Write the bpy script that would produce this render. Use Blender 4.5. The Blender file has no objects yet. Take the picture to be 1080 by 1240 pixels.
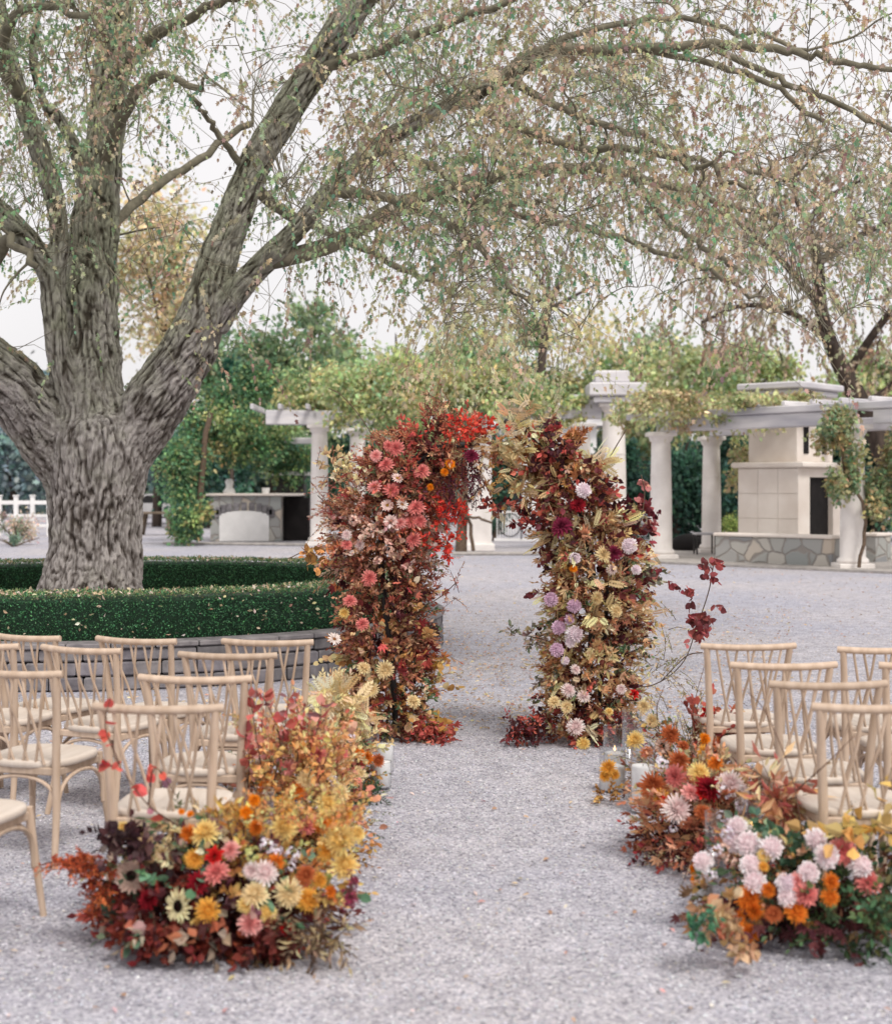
import bpy, math, random
import numpy as np
from mathutils import Vector, Matrix, noise as mnoise
R = math.radians
PI = math.pi
scene = bpy.context.scene

# ------------------------------------------------------------------ camera, sky, sun, exposure
EYE = 1.72; FPX = 1720.0; HOR = 590.0
cam_d = bpy.data.cameras.new('camera'); cam = bpy.data.objects.new('camera', cam_d)
scene.collection.objects.link(cam); scene.camera = cam
cam.location = (0, 0, EYE); cam.rotation_euler = (R(90), 0, 0)
cam_d.sensor_fit = 'VERTICAL'; cam_d.sensor_height = 36.0; cam_d.sensor_width = 31.35
cam_d.lens = 36.0*FPX/1240.0
cam_d.shift_y = -(620-HOR)/1240.0
cam_d.clip_end = 2000; cam_d.clip_start = 0.1
cam_d.dof.use_dof = True; cam_d.dof.focus_distance = 10.6; cam_d.dof.aperture_fstop = 2.3

SUN_EL, SUN_AZ = 52.0, 150.0
world = bpy.data.worlds.new('World'); scene.world = world; world.use_nodes = True
wn, wl = world.node_tree.nodes, world.node_tree.links
wn.clear()
wo = wn.new('ShaderNodeOutputWorld'); bg = wn.new('ShaderNodeBackground'); bg.inputs['Strength'].default_value = 0.12
sky = wn.new('ShaderNodeTexSky'); sky.sky_type = 'NISHITA'; sky.sun_disc = False
sky.sun_elevation = R(SUN_EL); sky.sun_rotation = R(SUN_AZ); sky.dust_density = 3.0
hs = wn.new('ShaderNodeHueSaturation'); hs.inputs['Saturation'].default_value = 0.35
tcw = wn.new('ShaderNodeTexCoord'); nzw = wn.new('ShaderNodeTexNoise'); nzw.inputs['Scale'].default_value = 2.2
nzw.inputs['Detail'].default_value = 5
rw = wn.new('ShaderNodeValToRGB'); rw.color_ramp.elements[0].position = 0.3; rw.color_ramp.elements[1].position = 0.75
rw.color_ramp.elements[0].color = (0.80, 0.79, 0.81, 1); rw.color_ramp.elements[1].color = (1.0, 0.975, 0.975, 1)
mulw = wn.new('ShaderNodeMix'); mulw.data_type = 'RGBA'; mulw.blend_type = 'MULTIPLY'; mulw.inputs[0].default_value = 1.0
mulw.inputs[7].default_value = (6.2, 6.07, 5.98, 1)
mixw = wn.new('ShaderNodeMix'); mixw.data_type = 'RGBA'; mixw.inputs[0].default_value = 0.82
wl.new(tcw.outputs['Generated'], nzw.inputs['Vector']); wl.new(nzw.outputs[0], rw.inputs[0]); wl.new(rw.outputs[0], mulw.inputs[6])
wl.new(sky.outputs[0], hs.inputs['Color']); wl.new(hs.outputs[0], mixw.inputs[6]); wl.new(mulw.outputs[2], mixw.inputs[7])
wl.new(mixw.outputs[2], bg.inputs[0]); wl.new(bg.outputs[0], wo.inputs[0])
sun_d = bpy.data.lights.new('sun', 'SUN'); sun = bpy.data.objects.new('sun', sun_d); scene.collection.objects.link(sun)
sun_d.energy = 1.5; sun_d.angle = R(16); sun_d.color = (1.0, 0.96, 0.90)
saz, sel = R(SUN_AZ), R(SUN_EL)
sv = Vector((math.sin(saz)*math.cos(sel), math.cos(saz)*math.cos(sel), math.sin(sel)))
sun.rotation_euler = sv.to_track_quat('Z', 'Y').to_euler(); sun.location = (0, -5, 12)
scene.view_settings.view_transform = 'Standard'; scene.view_settings.look = 'None'
scene.view_settings.exposure = 0.62; scene.view_settings.gamma = 1.0
scene.cycles.use_denoising = True
scene.cycles.max_bounces = 8; scene.cycles.transparent_max_bounces = 24; scene.cycles.diffuse_bounces = 3

# ------------------------------------------------------------------ helpers
def P(px, py, D):
    return np.array([(px-540.0)/FPX*D, D, EYE-(py-HOR)/FPX*D])
def Dg(py, z=0.0):            # distance at which ground level z is seen at row py
    return (EYE-z)*FPX/(py-HOR)
def lin(c):
    c = np.asarray(c, float)/255.0
    return np.where(c <= 0.04045, c/12.92, ((c+0.055)/1.055)**2.4)
def nrm(a):
    return a/np.maximum(np.linalg.norm(a, axis=-1, keepdims=True), 1e-9)

class MB:
    def __init__(self): self.V = []; self.F = []; self.n = 0
    def add(self, v, f, col=None, mat=0, smooth=False):
        v = np.asarray(v, float).reshape(-1, 3); f = np.asarray(f, int)
        if len(f) == 0: return
        if col is None: col = np.ones((len(f), 3))*0.5
        col = np.asarray(col, float)
        if col.ndim == 1: col = np.tile(col, (len(f), 1))
        self.V.append(v); self.F.append((f+self.n, col, mat, smooth)); self.n += len(v)
    def build(self, name, mats, parent=None, world=True):
        me = bpy.data.meshes.new(name)
        V = np.concatenate(self.V) if self.V else np.zeros((0, 3))
        if parent is not None and world:
            off = np.array(parent.location)
            q = parent.parent
            while q is not None: off = off+np.array(q.location); q = q.parent
            V = V-off
        tot = sum(f.size for f, *_ in self.F); npoly = sum(len(f) for f, *_ in self.F)
        me.vertices.add(len(V)); me.vertices.foreach_set('co', V.astype(np.float32).ravel())
        me.loops.add(tot); me.polygons.add(npoly)
        me.loops.foreach_set('vertex_index', np.concatenate([f.ravel() for f, *_ in self.F]).astype(np.int32))
        sizes = np.concatenate([np.full(len(f), f.shape[1]) for f, *_ in self.F])
        st = np.concatenate([[0], np.cumsum(sizes)[:-1]])
        me.polygons.foreach_set('loop_start', st.astype(np.int32))
        me.polygons.foreach_set('material_index', np.concatenate([np.full(len(f), m) for f, c, m, s in self.F]).astype(np.int32))
        me.polygons.foreach_set('use_smooth', np.concatenate([np.full(len(f), s) for f, c, m, s in self.F]).astype(bool))
        a = me.attributes.new('Col', 'FLOAT_COLOR', 'FACE')
        C = np.concatenate([c for f, c, m, s in self.F]); C = np.concatenate([C, np.ones((len(C), 1))], 1)
        a.data.foreach_set('color', C.astype(np.float32).ravel())
        me.update(calc_edges=True); me.validate()
        for m in (mats if isinstance(mats, (list, tuple)) else [mats]): me.materials.append(m)
        o = bpy.data.objects.new(name, me); scene.collection.objects.link(o)
        if parent is not None: o.parent = parent
        return o

def box(mb, c, s, rz=0.0, col=None, mat=0, bev=0.0, taper=0.0):
    c = np.asarray(c, float); hx, hy, hz = np.asarray(s, float)/2
    b = min(bev, hx*0.9, hy*0.9, hz*0.9)
    def ring(z, dx):
        return [(-hx+dx, -hy+dx, z), (hx-dx, -hy+dx, z), (hx-dx, hy-dx, z), (-hx+dx, hy-dx, z)]
    if b > 0: levels = [(-hz, b), (-hz+b, 0), (hz-b, 0), (hz, b)]
    else: levels = [(-hz, 0), (hz, 0)]
    v = []
    for i, (z, d) in enumerate(levels):
        v += ring(z, d+(taper if z > 0 else 0))
    v = np.array(v); n = len(levels)
    f = [(3, 2, 1, 0)]
    for i in range(n-1):
        for k in range(4):
            a = i*4+k; bb = i*4+(k+1) % 4
            f.append((a, bb, bb+4, a+4))
    t = (n-1)*4; f.append((t, t+1, t+2, t+3))
    cr, sr = math.cos(rz), math.sin(rz)
    v = np.stack([v[:, 0]*cr-v[:, 1]*sr, v[:, 0]*sr+v[:, 1]*cr, v[:, 2]], 1)+c
    mb.add(v, f, col, mat)

def catmull(pts, m=6):
    pts = np.asarray(pts, float); n = len(pts)
    if n < 3:
        t = np.linspace(0, 1, m+1)[:, None]; return pts[0]*(1-t)+pts[-1]*t
    Pp = np.vstack([2*pts[0]-pts[1], pts, 2*pts[-1]-pts[-2]]); out = []
    for i in range(1, n):
        p0, p1, p2, p3 = Pp[i-1], Pp[i], Pp[i+1], Pp[i+2]
        for t in np.linspace(0, 1, m, endpoint=False):
            out.append(0.5*((2*p1)+(-p0+p2)*t+(2*p0-5*p1+4*p2-p3)*t*t+(-p0+3*p1-3*p2+p3)*t**3))
    out.append(pts[-1]); return np.array(out)

def tube(mb, pts, rad, sides=8, col=None, mat=0, caps=True, smooth=True, sx=1.0):
    pts = np.asarray(pts, float); n = len(pts)
    rad = np.broadcast_to(np.asarray(rad, float), (n,))
    T = nrm(np.gradient(pts, axis=0))
    ref = np.array([0, 0, 1.0]) if abs(T[0][2]) < 0.9 else np.array([1.0, 0, 0])
    u = nrm(np.cross(T[0], ref)); U = [u]
    for i in range(1, n):
        u = u-T[i]*np.dot(u, T[i]); u = u/max(np.linalg.norm(u), 1e-9); U.append(u)
    U = np.array(U); W = np.cross(T, U)
    a = np.linspace(0, 2*PI, sides, endpoint=False)
    v = pts[:, None, :]+rad[:, None, None]*(np.cos(a)[None, :, None]*U[:, None, :]*sx+np.sin(a)[None, :, None]*W[:, None, :])
    v = v.reshape(-1, 3)
    i = np.arange(n-1)[:, None]*sides; k = np.arange(sides)[None, :]; k2 = (k+1) % sides
    f = np.stack([i+k, i+k2, i+sides+k2, i+sides+k], -1).reshape(-1, 4)
    mb.add(v, f, col, mat, smooth)
    if caps:
        for e, s in ((0, 1), (n-1, -1)):
            cv = np.vstack([v[e*sides:(e+1)*sides], pts[e]])
            ff = [((j+1) % sides, j, sides) if s == 1 else (j, (j+1) % sides, sides) for j in range(sides)]
            mb.add(cv, ff, col, mat, False)

def lathe(mb, c, prof, sides=20, col=None, mat=0, smooth=True, cap=True):
    c = np.asarray(c, float); prof = np.asarray(prof, float); n = len(prof)
    a = np.linspace(0, 2*PI, sides, endpoint=False)
    v = np.stack([prof[:, 0:1]*np.cos(a), prof[:, 0:1]*np.sin(a), np.repeat(prof[:, 1:2], sides, 1)], -1).reshape(-1, 3)+c
    i = np.arange(n-1)[:, None]*sides; k = np.arange(sides)[None, :]; k2 = (k+1) % sides
    f = np.stack([i+k, i+k2, i+sides+k2, i+sides+k], -1).reshape(-1, 4)
    mb.add(v, f, col, mat, smooth)
    if cap:
        mb.add(v[:sides], [tuple(range(sides))[::-1]], None if col is None else col, mat)
        mb.add(v[-sides:], [tuple(range(sides))], None if col is None else col, mat)

# ------------------------------------------------------------------ leaf templates (base at origin, along +Y)
def T_oval(w=0.27, fold=0.07):
    v = [(0, 0, 0), (w*0.8, .28, fold), (w, .55, fold), (0, 1, -.06), (-w, .55, fold), (-w*0.8, .28, fold), (0, .45, -.01)]
    return np.array(v), np.array([(0, 1, 6), (1, 2, 6), (2, 3, 6), (3, 4, 6), (4, 5, 6), (5, 0, 6)])
def T_simple(w=0.25):
    v = [(0, 0, 0), (w, .5, .07), (0, 1, -.05), (-w, .5, .07)]
    return np.array(v), np.array([(0, 1, 2), (0, 2, 3)])
def T_round():
    v = [(0, 0.05, 0), (.28, -.04, .03), (.46, .3, .06), (.36, .7, .04), (0, 1, -.05), (-.36, .7, .04), (-.46, .3, .06), (-.28, -.04, .03), (0, .45, -.03)]
    return np.array(v), np.array([(i, i+1, 8) for i in range(7)]+[(7, 0, 8)])
def T_maple(deep=0.45):
    out = [(0, 0)]; ang = [-62, -28, 0, 28, 62]; ln = [.62, .85, 1.0, .85, .62]
    pts = []
    for i, (a, l) in enumerate(zip(ang, ln)):
        for da, s in ((-9, .68), (0, 1), (9, .68)):
            t = R(a+da); pts.append((math.sin(t)*l*s, math.cos(t)*l*s))
        if i < 4:
            t = R((ang[i]+ang[i+1])/2); pts.append((math.sin(t)*deep, math.cos(t)*deep))
    v = [(0, 0, 0)]+[(x, y, .05*math.cos(i*2.1)) for i, (x, y) in enumerate(pts)]
    v = [(0, .0, 0)]+v[1:]+[(0, .25, .03)]
    n = len(v)-1
    f = [(0, 1, n)]+[(i, i+1, n) for i in range(1, n-1)]+[(n-1, 0, n)]
    return np.array(v), np.array(f)
def T_smaple():        # small drooping maple leaf, few faces
    v = [(0, 0, 0), (.34, .28, .05), (.16, .42, 0), (.33, .72, .03), (.1, .66, -.02), (0, 1, -.05), (-.1, .66, -.02), (-.33, .72, .03), (-.16, .42, 0), (-.34, .28, .05)]
    return np.array(v), np.array([(0, 1, 2), (2, 3, 4), (4, 5, 6), (6, 7, 8), (8, 9, 0), (0, 2, 8), (2, 4, 8), (4, 6, 8)])
def T_frond(n=8, w=.045, ll=.26):
    v = []; f = []
    def leaflet(b, d, l):
        k = len(v); b = np.array(b); d = np.array(d)/np.linalg.norm(d); s = np.array([-d[1], d[0], 0])
        v.extend([b, b+d*l*.45+s*w, b+d*l+np.array([0, 0, -.05]), b+d*l*.45-s*w]); f.extend([(k, k+1, k+2), (k, k+2, k+3)])
    for i in range(n):
        y = .12+.8*i/n; l = ll*(1-.5*abs(i/n-.35))
        leaflet((0, y, 0), (1, .9, .25), l); leaflet((0, y, 0), (-1, .9, .25), l)
    leaflet((0, .9, 0), (0, 1, 0), ll*.8)
    k = len(v); v.extend([np.array([.008, 0, 0]), np.array([.004, .95, 0]), np.array([-.004, .95, 0]), np.array([-.008, 0, 0])]); f.extend([(k, k+1, k+2), (k, k+2, k+3)])
    return np.array(v), np.array(f)
LEAF = dict(oval=T_oval(), simple=T_simple(), round=T_round(), maple=T_maple(), smaple=T_smaple(), frond=T_frond(),
            blade=T_simple(.09), wide=T_oval(.36, .1), narrow=T_simple(.14))

def inst(mb, T, pos, d, size, col, rng, up=None, mat=0, curl=0.0):
    tv, tf = T; K = len(pos)
    if K == 0: return
    d = nrm(d)
    if up is None: up = rng.normal(size=(K, 3))
    x = nrm(np.cross(d, up)); z = np.cross(x, d)
    size = np.broadcast_to(np.asarray(size, float), (K,))
    s = size[:, None, None]
    tvv = tv[None]*np.ones((K, 1, 1))
    if curl:
        c = rng.uniform(-curl, curl, K)[:, None]
        tvv[:, :, 2] = tvv[:, :, 2]+c*tv[None, :, 1]**2
    v = pos[:, None]+s*(tvv[:, :, 0:1]*x[:, None]+tvv[:, :, 1:2]*d[:, None]+tvv[:, :, 2:3]*z[:, None])
    n = len(tv)
    f = (tf[None]+(np.arange(K)*n)[:, None, None]).reshape(-1, tf.shape[1])
    c = np.repeat(col, len(tf), axis=0)
    mb.add(v.reshape(-1, 3), f, c, mat)

def pick(pal, K, rng, jit=0.16):
    cols = np.array([lin(p[:3]) for p in pal]); w = np.array([p[3] if len(p) > 3 else 1.0 for p in pal], float); w /= w.sum()
    g = (cols@np.array([.3, .55, .15]))[:, None]; cols = (cols*.88+g*.12)*1.18+.006
    c = cols[rng.choice(len(pal), K, p=w)]
    return jitter(c, rng, jit)
def jitter(c, rng, j=.16):
    K = len(c)
    return np.clip(c*np.exp(rng.normal(0, j, (K, 1)))*np.exp(rng.normal(0, j*.35, (K, 3))), 0.003, .9)

def sprays(mb, p, d, L, kind, n, size, pal, rng, droop=.25, spread=1.0, stem=0.0025, stemcol=(90, 66, 50), jit=.16, mix=.3, t0=.12, hang=0.0, curl=.2, leafmat=0, stemmat=0, cluster=0.0):
    seedv = rng.uniform(-50, 50, 3)
    p = np.asarray(p, float); d = nrm(np.asarray(d, float)); S = len(p)
    if S == 0: return
    L = np.broadcast_to(np.asarray(L, float), (S,))
    def at(t):
        t = np.asarray(t); dd = p[:, None]+d[:, None]*(L[:, None]*t)[..., None]
        dd[..., 2] -= droop*L[:, None]*t**2; return dd
    if stem > 0:
        m = 4; t = np.tile(np.linspace(0, 1, m), (S, 1)); q = at(t)
        q[:, 1:] += rng.normal(0, .02, (S, m-1, 3))*L[:, None, None]
        a = nrm(np.cross(d, rng.normal(size=(S, 3)))); b = np.cross(d, a)
        rr = stem*np.linspace(1, .4, m)
        tri = np.stack([np.cos(k*2*PI/3)*a+np.sin(k*2*PI/3)*b for k in range(3)], 1)
        v = q[:, :, None]+rr[None, :, None, None]*tri[:, None]
        base = (np.arange(S)*m*3)[:, None, None]
        i = (np.arange(m-1)*3)[None, :, None]; k = np.arange(3)[None, None]; k2 = (k+1) % 3
        f = np.stack([base+i+k, base+i+k2, base+i+3+k2, base+i+3+k], -1).reshape(-1, 4)
        mb.add(v.reshape(-1, 3), f, np.tile(lin(stemcol), (len(f), 1)), stemmat)
    t = np.linspace(t0, 1, n)[None]+rng.uniform(-.5, .5, (S, n))*(1-t0)/n; t = np.clip(t, 0.02, 1)
    q = at(t); tan = d[:, None]+np.stack([np.zeros_like(t), np.zeros_like(t), -2*droop*t], -1)
    side = nrm(np.cross(tan, rng.normal(size=(S, n, 3))))
    ld = nrm(tan)*0.7+side*spread*rng.uniform(.5, 1.1, (S, n, 1)); ld[:, -1] = tan[:, -1]
    ld[..., 2] -= hang
    sz = size*rng.uniform(.65, 1.15, (S, n))*(1-.25*t)
    base = pick(pal, S, rng, .12)
    if cluster:
        nv = np.array([mnoise.noise(Vector(q_*cluster+seedv)) for q_ in p])+rng.normal(0, .10, S); rk = np.argsort(np.argsort(nv))/max(S, 1)
        cols = np.array([lin(c_[:3]) for c_ in pal]); w_ = np.array([c_[3] if len(c_) > 3 else 1.0 for c_ in pal], float); cw = np.cumsum(w_/w_.sum()); g_ = (cols@np.array([.3, .55, .15]))[:, None]; cols = (cols*.88+g_*.12)*1.18+.006
        base = jitter(cols[np.minimum(np.searchsorted(cw, rk), len(pal)-1)], rng, .12)
    other = pick(pal, S*n, rng, .12).reshape(S, n, 3)
    m = (rng.random((S, n, 1)) < mix)
    c = np.where(m, other, base[:, None]); c = jitter(c.reshape(-1, 3), rng, jit)
    inst(mb, LEAF[kind], q.reshape(-1, 3), ld.reshape(-1, 3), sz.ravel(), c, rng, mat=leafmat, curl=curl)

# ------------------------------------------------------------------ materials
def new_mat(name):
    m = bpy.data.materials.new(name); m.use_nodes = True
    nt = m.node_tree; nt.nodes.clear()
    o = nt.nodes.new('ShaderNodeOutputMaterial'); b = nt.nodes.new('ShaderNodeBsdfPrincipled')
    nt.links.new(b.outputs[0], o.inputs[0]); return m, nt, b, o
def leaf_mat(name, trans=.3, rough=.6, spec=.25):
    m, nt, b, o = new_mat(name)
    at = nt.nodes.new('ShaderNodeAttribute'); at.attribute_name = 'Col'
    nt.links.new(at.outputs['Color'], b.inputs['Base Color']); b.inputs['Roughness'].default_value = rough
    b.inputs['Specular IOR Level'].default_value = spec
    tr = nt.nodes.new('ShaderNodeBsdfTranslucent'); nt.links.new(at.outputs['Color'], tr.inputs[0])
    mx = nt.nodes.new('ShaderNodeMixShader'); mx.inputs[0].default_value = trans
    nt.links.new(b.outputs[0], mx.inputs[1]); nt.links.new(tr.outputs[0], mx.inputs[2]); nt.links.new(mx.outputs[0], o.inputs[0])
    return m
def noise_mat(name, c1, c2, scale=8, rough=.7, bump=.2, bscale=None, detail=6, coord='Object', stretch=(1, 1, 1), spec=.3, attr=False, dist=.01):
    m, nt, b, o = new_mat(name); N = nt.nodes; Lk = nt.links
    tc = N.new('ShaderNodeTexCoord'); mp = N.new('ShaderNodeMapping'); mp.inputs['Scale'].default_value = stretch
    Lk.new(tc.outputs[coord], mp.inputs[0])
    nz = N.new('ShaderNodeTexNoise'); nz.inputs['Scale'].default_value = scale; nz.inputs['Detail'].default_value = detail
    Lk.new(mp.outputs[0], nz.inputs['Vector'])
    rp = N.new('ShaderNodeValToRGB'); rp.color_ramp.elements[0].position = .3; rp.color_ramp.elements[1].position = .7
    rp.color_ramp.elements[0].color = (*lin(c1), 1); rp.color_ramp.elements[1].color = (*lin(c2), 1)
    Lk.new(nz.outputs[0], rp.inputs[0]); out = rp.outputs[0]
    if attr:
        at = N.new('ShaderNodeAttribute'); at.attribute_name = 'Col'
        mx = N.new('ShaderNodeMix'); mx.data_type = 'RGBA'; mx.blend_type = 'MULTIPLY'; mx.inputs[0].default_value = 1
        Lk.new(out, mx.inputs[6]); Lk.new(at.outputs['Color'], mx.inputs[7]); out = mx.outputs[2]
    Lk.new(out, b.inputs['Base Color'])
    b.inputs['Roughness'].default_value = rough; b.inputs['Specular IOR Level'].default_value = spec
    if bump:
        n2 = N.new('ShaderNodeTexNoise'); n2.inputs['Scale'].default_value = bscale or scale*3; n2.inputs['Detail'].default_value = 4
        Lk.new(mp.outputs[0], n2.inputs['Vector'])
        bp = N.new('ShaderNodeBump'); bp.inputs['Strength'].default_value = bump; bp.inputs['Distance'].default_value = dist
        Lk.new(n2.outputs[0], bp.inputs['Height']); Lk.new(bp.outputs[0], b.inputs['Normal'])
    return m

M_leaf = leaf_mat('leaf', .3); M_crown = leaf_mat('crown_leaf', .55); M_petal = leaf_mat('petal', .25, .75, .1); M_boxleaf = leaf_mat('box_leaf', .12, .5, .35)
M_far = leaf_mat('far_leaf', .3, .8, .1)
M_wood = noise_mat('chair_wood', (182, 158, 136), (206, 184, 164), scale=5, rough=.55, bump=.12, bscale=30, stretch=(6, 6, 1))
M_seat = noise_mat('seat_wood', (200, 186, 172), (216, 204, 192), scale=4, rough=.5, bump=.05, bscale=30, stretch=(8, 1, 1))
M_white = noise_mat('white_paint', (226, 224, 222), (240, 238, 236), scale=3, rough=.6, bump=.1)
M_column = noise_mat('cast_stone', (220, 213, 207), (240, 234, 229), scale=2.5, rough=.8, bump=.25, bscale=18)
M_beam = noise_mat('weathered_beam', (176, 174, 180), (218, 214, 214), scale=1.6, rough=.85, bump=.2, stretch=(.5, .5, 3))
M_cut = noise_mat('cut_limestone', (222, 210, 199), (238, 229, 220), scale=1.8, rough=.85, bump=.2)
M_black = noise_mat('soot', (16, 14, 14), (34, 30, 30), scale=3, rough=.9, bump=.1)
M_iron = noise_mat('dark_iron', (40, 38, 38), (60, 58, 58), scale=8, rough=.5, bump=.1)
M_dwood = noise_mat('grey_wood', (92, 80, 66), (128, 114, 98), scale=4, rough=.8, bump=.2, stretch=(1, 1, .3))
M_stem = noise_mat('twig_bark', (78, 64, 52), (112, 94, 78), scale=20, rough=.8, bump=.2)
M_bough = noise_mat('bough_bark', (92, 88, 74), (134, 128, 110), scale=9, rough=.85, bump=.3)
M_farbark = noise_mat('far_bark', (52, 44, 40), (88, 76, 68), scale=6, rough=.9, bump=.4, stretch=(1, 1, .25))
M_wax = noise_mat('wax', (246, 244, 242), (250, 249, 247), scale=5, rough=.45, bump=.02)
M_soil = noise_mat('soil', (96, 80, 68), (140, 122, 104), scale=14, rough=.95, bump=.5)
M_wallstone = noise_mat('grey_wall_stone', (104, 101, 104), (142, 138, 140), scale=9, rough=.9, bump=.5, bscale=30, attr=True, dist=.012)
M_kerb = noise_mat('kerb_stone', (150, 144, 140), (184, 178, 172), scale=6, rough=.9, bump=.3)
def vary(m, amt=.16):
    nt = m.node_tree; b = [q for q in nt.nodes if q.type == 'BSDF_PRINCIPLED'][0]; src = b.inputs['Base Color'].links[0].from_socket
    oi = nt.nodes.new('ShaderNodeObjectInfo'); mr = nt.nodes.new('ShaderNodeMapRange'); mr.inputs[3].default_value = 1-amt; mr.inputs[4].default_value = 1+amt*.5
    hv = nt.nodes.new('ShaderNodeHueSaturation'); nt.links.new(oi.outputs['Random'], mr.inputs[0]); nt.links.new(mr.outputs[0], hv.inputs['Value']); nt.links.new(src, hv.inputs['Color']); nt.links.new(hv.outputs[0], b.inputs['Base Color'])
vary(M_wood); vary(M_seat, .06)
def mat_glass():
    m, nt, b, o = new_mat('clear_glass')
    b.inputs['Base Color'].default_value = (.97, .98, .98, 1); b.inputs['Roughness'].default_value = .02
    b.inputs['Transmission Weight'].default_value = 1.0; b.inputs['IOR'].default_value = 1.45
    g = b; t = nt.nodes.new('ShaderNodeBsdfTransparent'); t.inputs[0].default_value = (.96, .965, .97, 1)
    mx = nt.nodes.new('ShaderNodeMixShader'); gl = nt.nodes.new('ShaderNodeBsdfGlossy'); gl.inputs['Roughness'].default_value = .03
    lw = nt.nodes.new('ShaderNodeLayerWeight'); lw.inputs[0].default_value = .35
    fr = nt.nodes.new('ShaderNodeMapRange'); fr.inputs[3].default_value = .07; fr.inputs[4].default_value = .7
    pw = nt.nodes.new('ShaderNodeMath'); pw.operation = 'POWER'; pw.inputs[1].default_value = 2.5; nt.links.new(lw.outputs['Facing'], pw.inputs[0]); nt.links.new(pw.outputs[0], fr.inputs[0]); nt.links.new(fr.outputs[0], mx.inputs[0]); nt.links.new(t.outputs[0], mx.inputs[1]); nt.links.new(gl.outputs[0], mx.inputs[2])
    nt.links.new(mx.outputs[0], o.inputs[0]); return m
M_glass = mat_glass()
def mat_flame():
    m, nt, b, o = new_mat('flame'); e = nt.nodes.new('ShaderNodeEmission'); e.inputs[0].default_value = (1, .55, .2, 1); e.inputs[1].default_value = 4
    nt.links.new(e.outputs[0], o.inputs[0]); return m
M_flame = mat_flame()
def mat_fieldstone():
    m, nt, b, o = new_mat('fieldstone'); N = nt.nodes; Lk = nt.links
    tc = N.new('ShaderNodeTexCoord'); vo = N.new('ShaderNodeTexVoronoi'); vo.inputs['Scale'].default_value = 2.8; vo.inputs['Randomness'].default_value = 1
    nz = N.new('ShaderNodeTexNoise'); nz.inputs['Scale'].default_value = 3
    av = N.new('ShaderNodeMixRGB'); av.inputs[0].default_value = .12
    Lk.new(tc.outputs['Object'], av.inputs[1]); Lk.new(nz.outputs['Color'], av.inputs[2]); Lk.new(tc.outputs['Object'], nz.inputs['Vector'])
    Lk.new(av.outputs[0], vo.inputs['Vector'])
    sep = N.new('ShaderNodeSeparateColor'); Lk.new(vo.outputs['Color'], sep.inputs[0])
    rp = N.new('ShaderNodeValToRGB'); el = rp.color_ramp.elements
    el[0].color = (*lin((136, 138, 140)), 1); el[1].color = (*lin((196, 182, 166)), 1)
    for p_, c_ in ((.3, (172, 170, 166)), (.55, (152, 156, 154)), (.8, (196, 190, 180))):
        e = el.new(p_); e.color = (*lin(c_), 1)
    Lk.new(sep.outputs[0], rp.inputs[0])
    ve = N.new('ShaderNodeTexVoronoi'); ve.feature = 'DISTANCE_TO_EDGE'; ve.inputs['Scale'].default_value = 2.8
    Lk.new(av.outputs[0], ve.inputs['Vector'])
    r2 = N.new('ShaderNodeValToRGB'); r2.color_ramp.elements[0].position = .02; r2.color_ramp.elements[1].position = .07
    Lk.new(ve.outputs[0], r2.inputs[0])
    mx = N.new('ShaderNodeMix'); mx.data_type = 'RGBA'; mx.inputs[6].default_value = (*lin((150, 144, 138)), 1)
    Lk.new(r2.outputs[0], mx.inputs[0]); Lk.new(rp.outputs[0], mx.inputs[7]); Lk.new(mx.outputs[2], b.inputs['Base Color'])
    bp = N.new('ShaderNodeBump'); bp.inputs['Strength'].default_value = .6; bp.inputs['Distance'].default_value = .03
    Lk.new(r2.outputs[0], bp.inputs['Height']); Lk.new(bp.outputs[0], b.inputs['Normal']); b.inputs['Roughness'].default_value = .85
    return m
M_field = mat_fieldstone()
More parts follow.
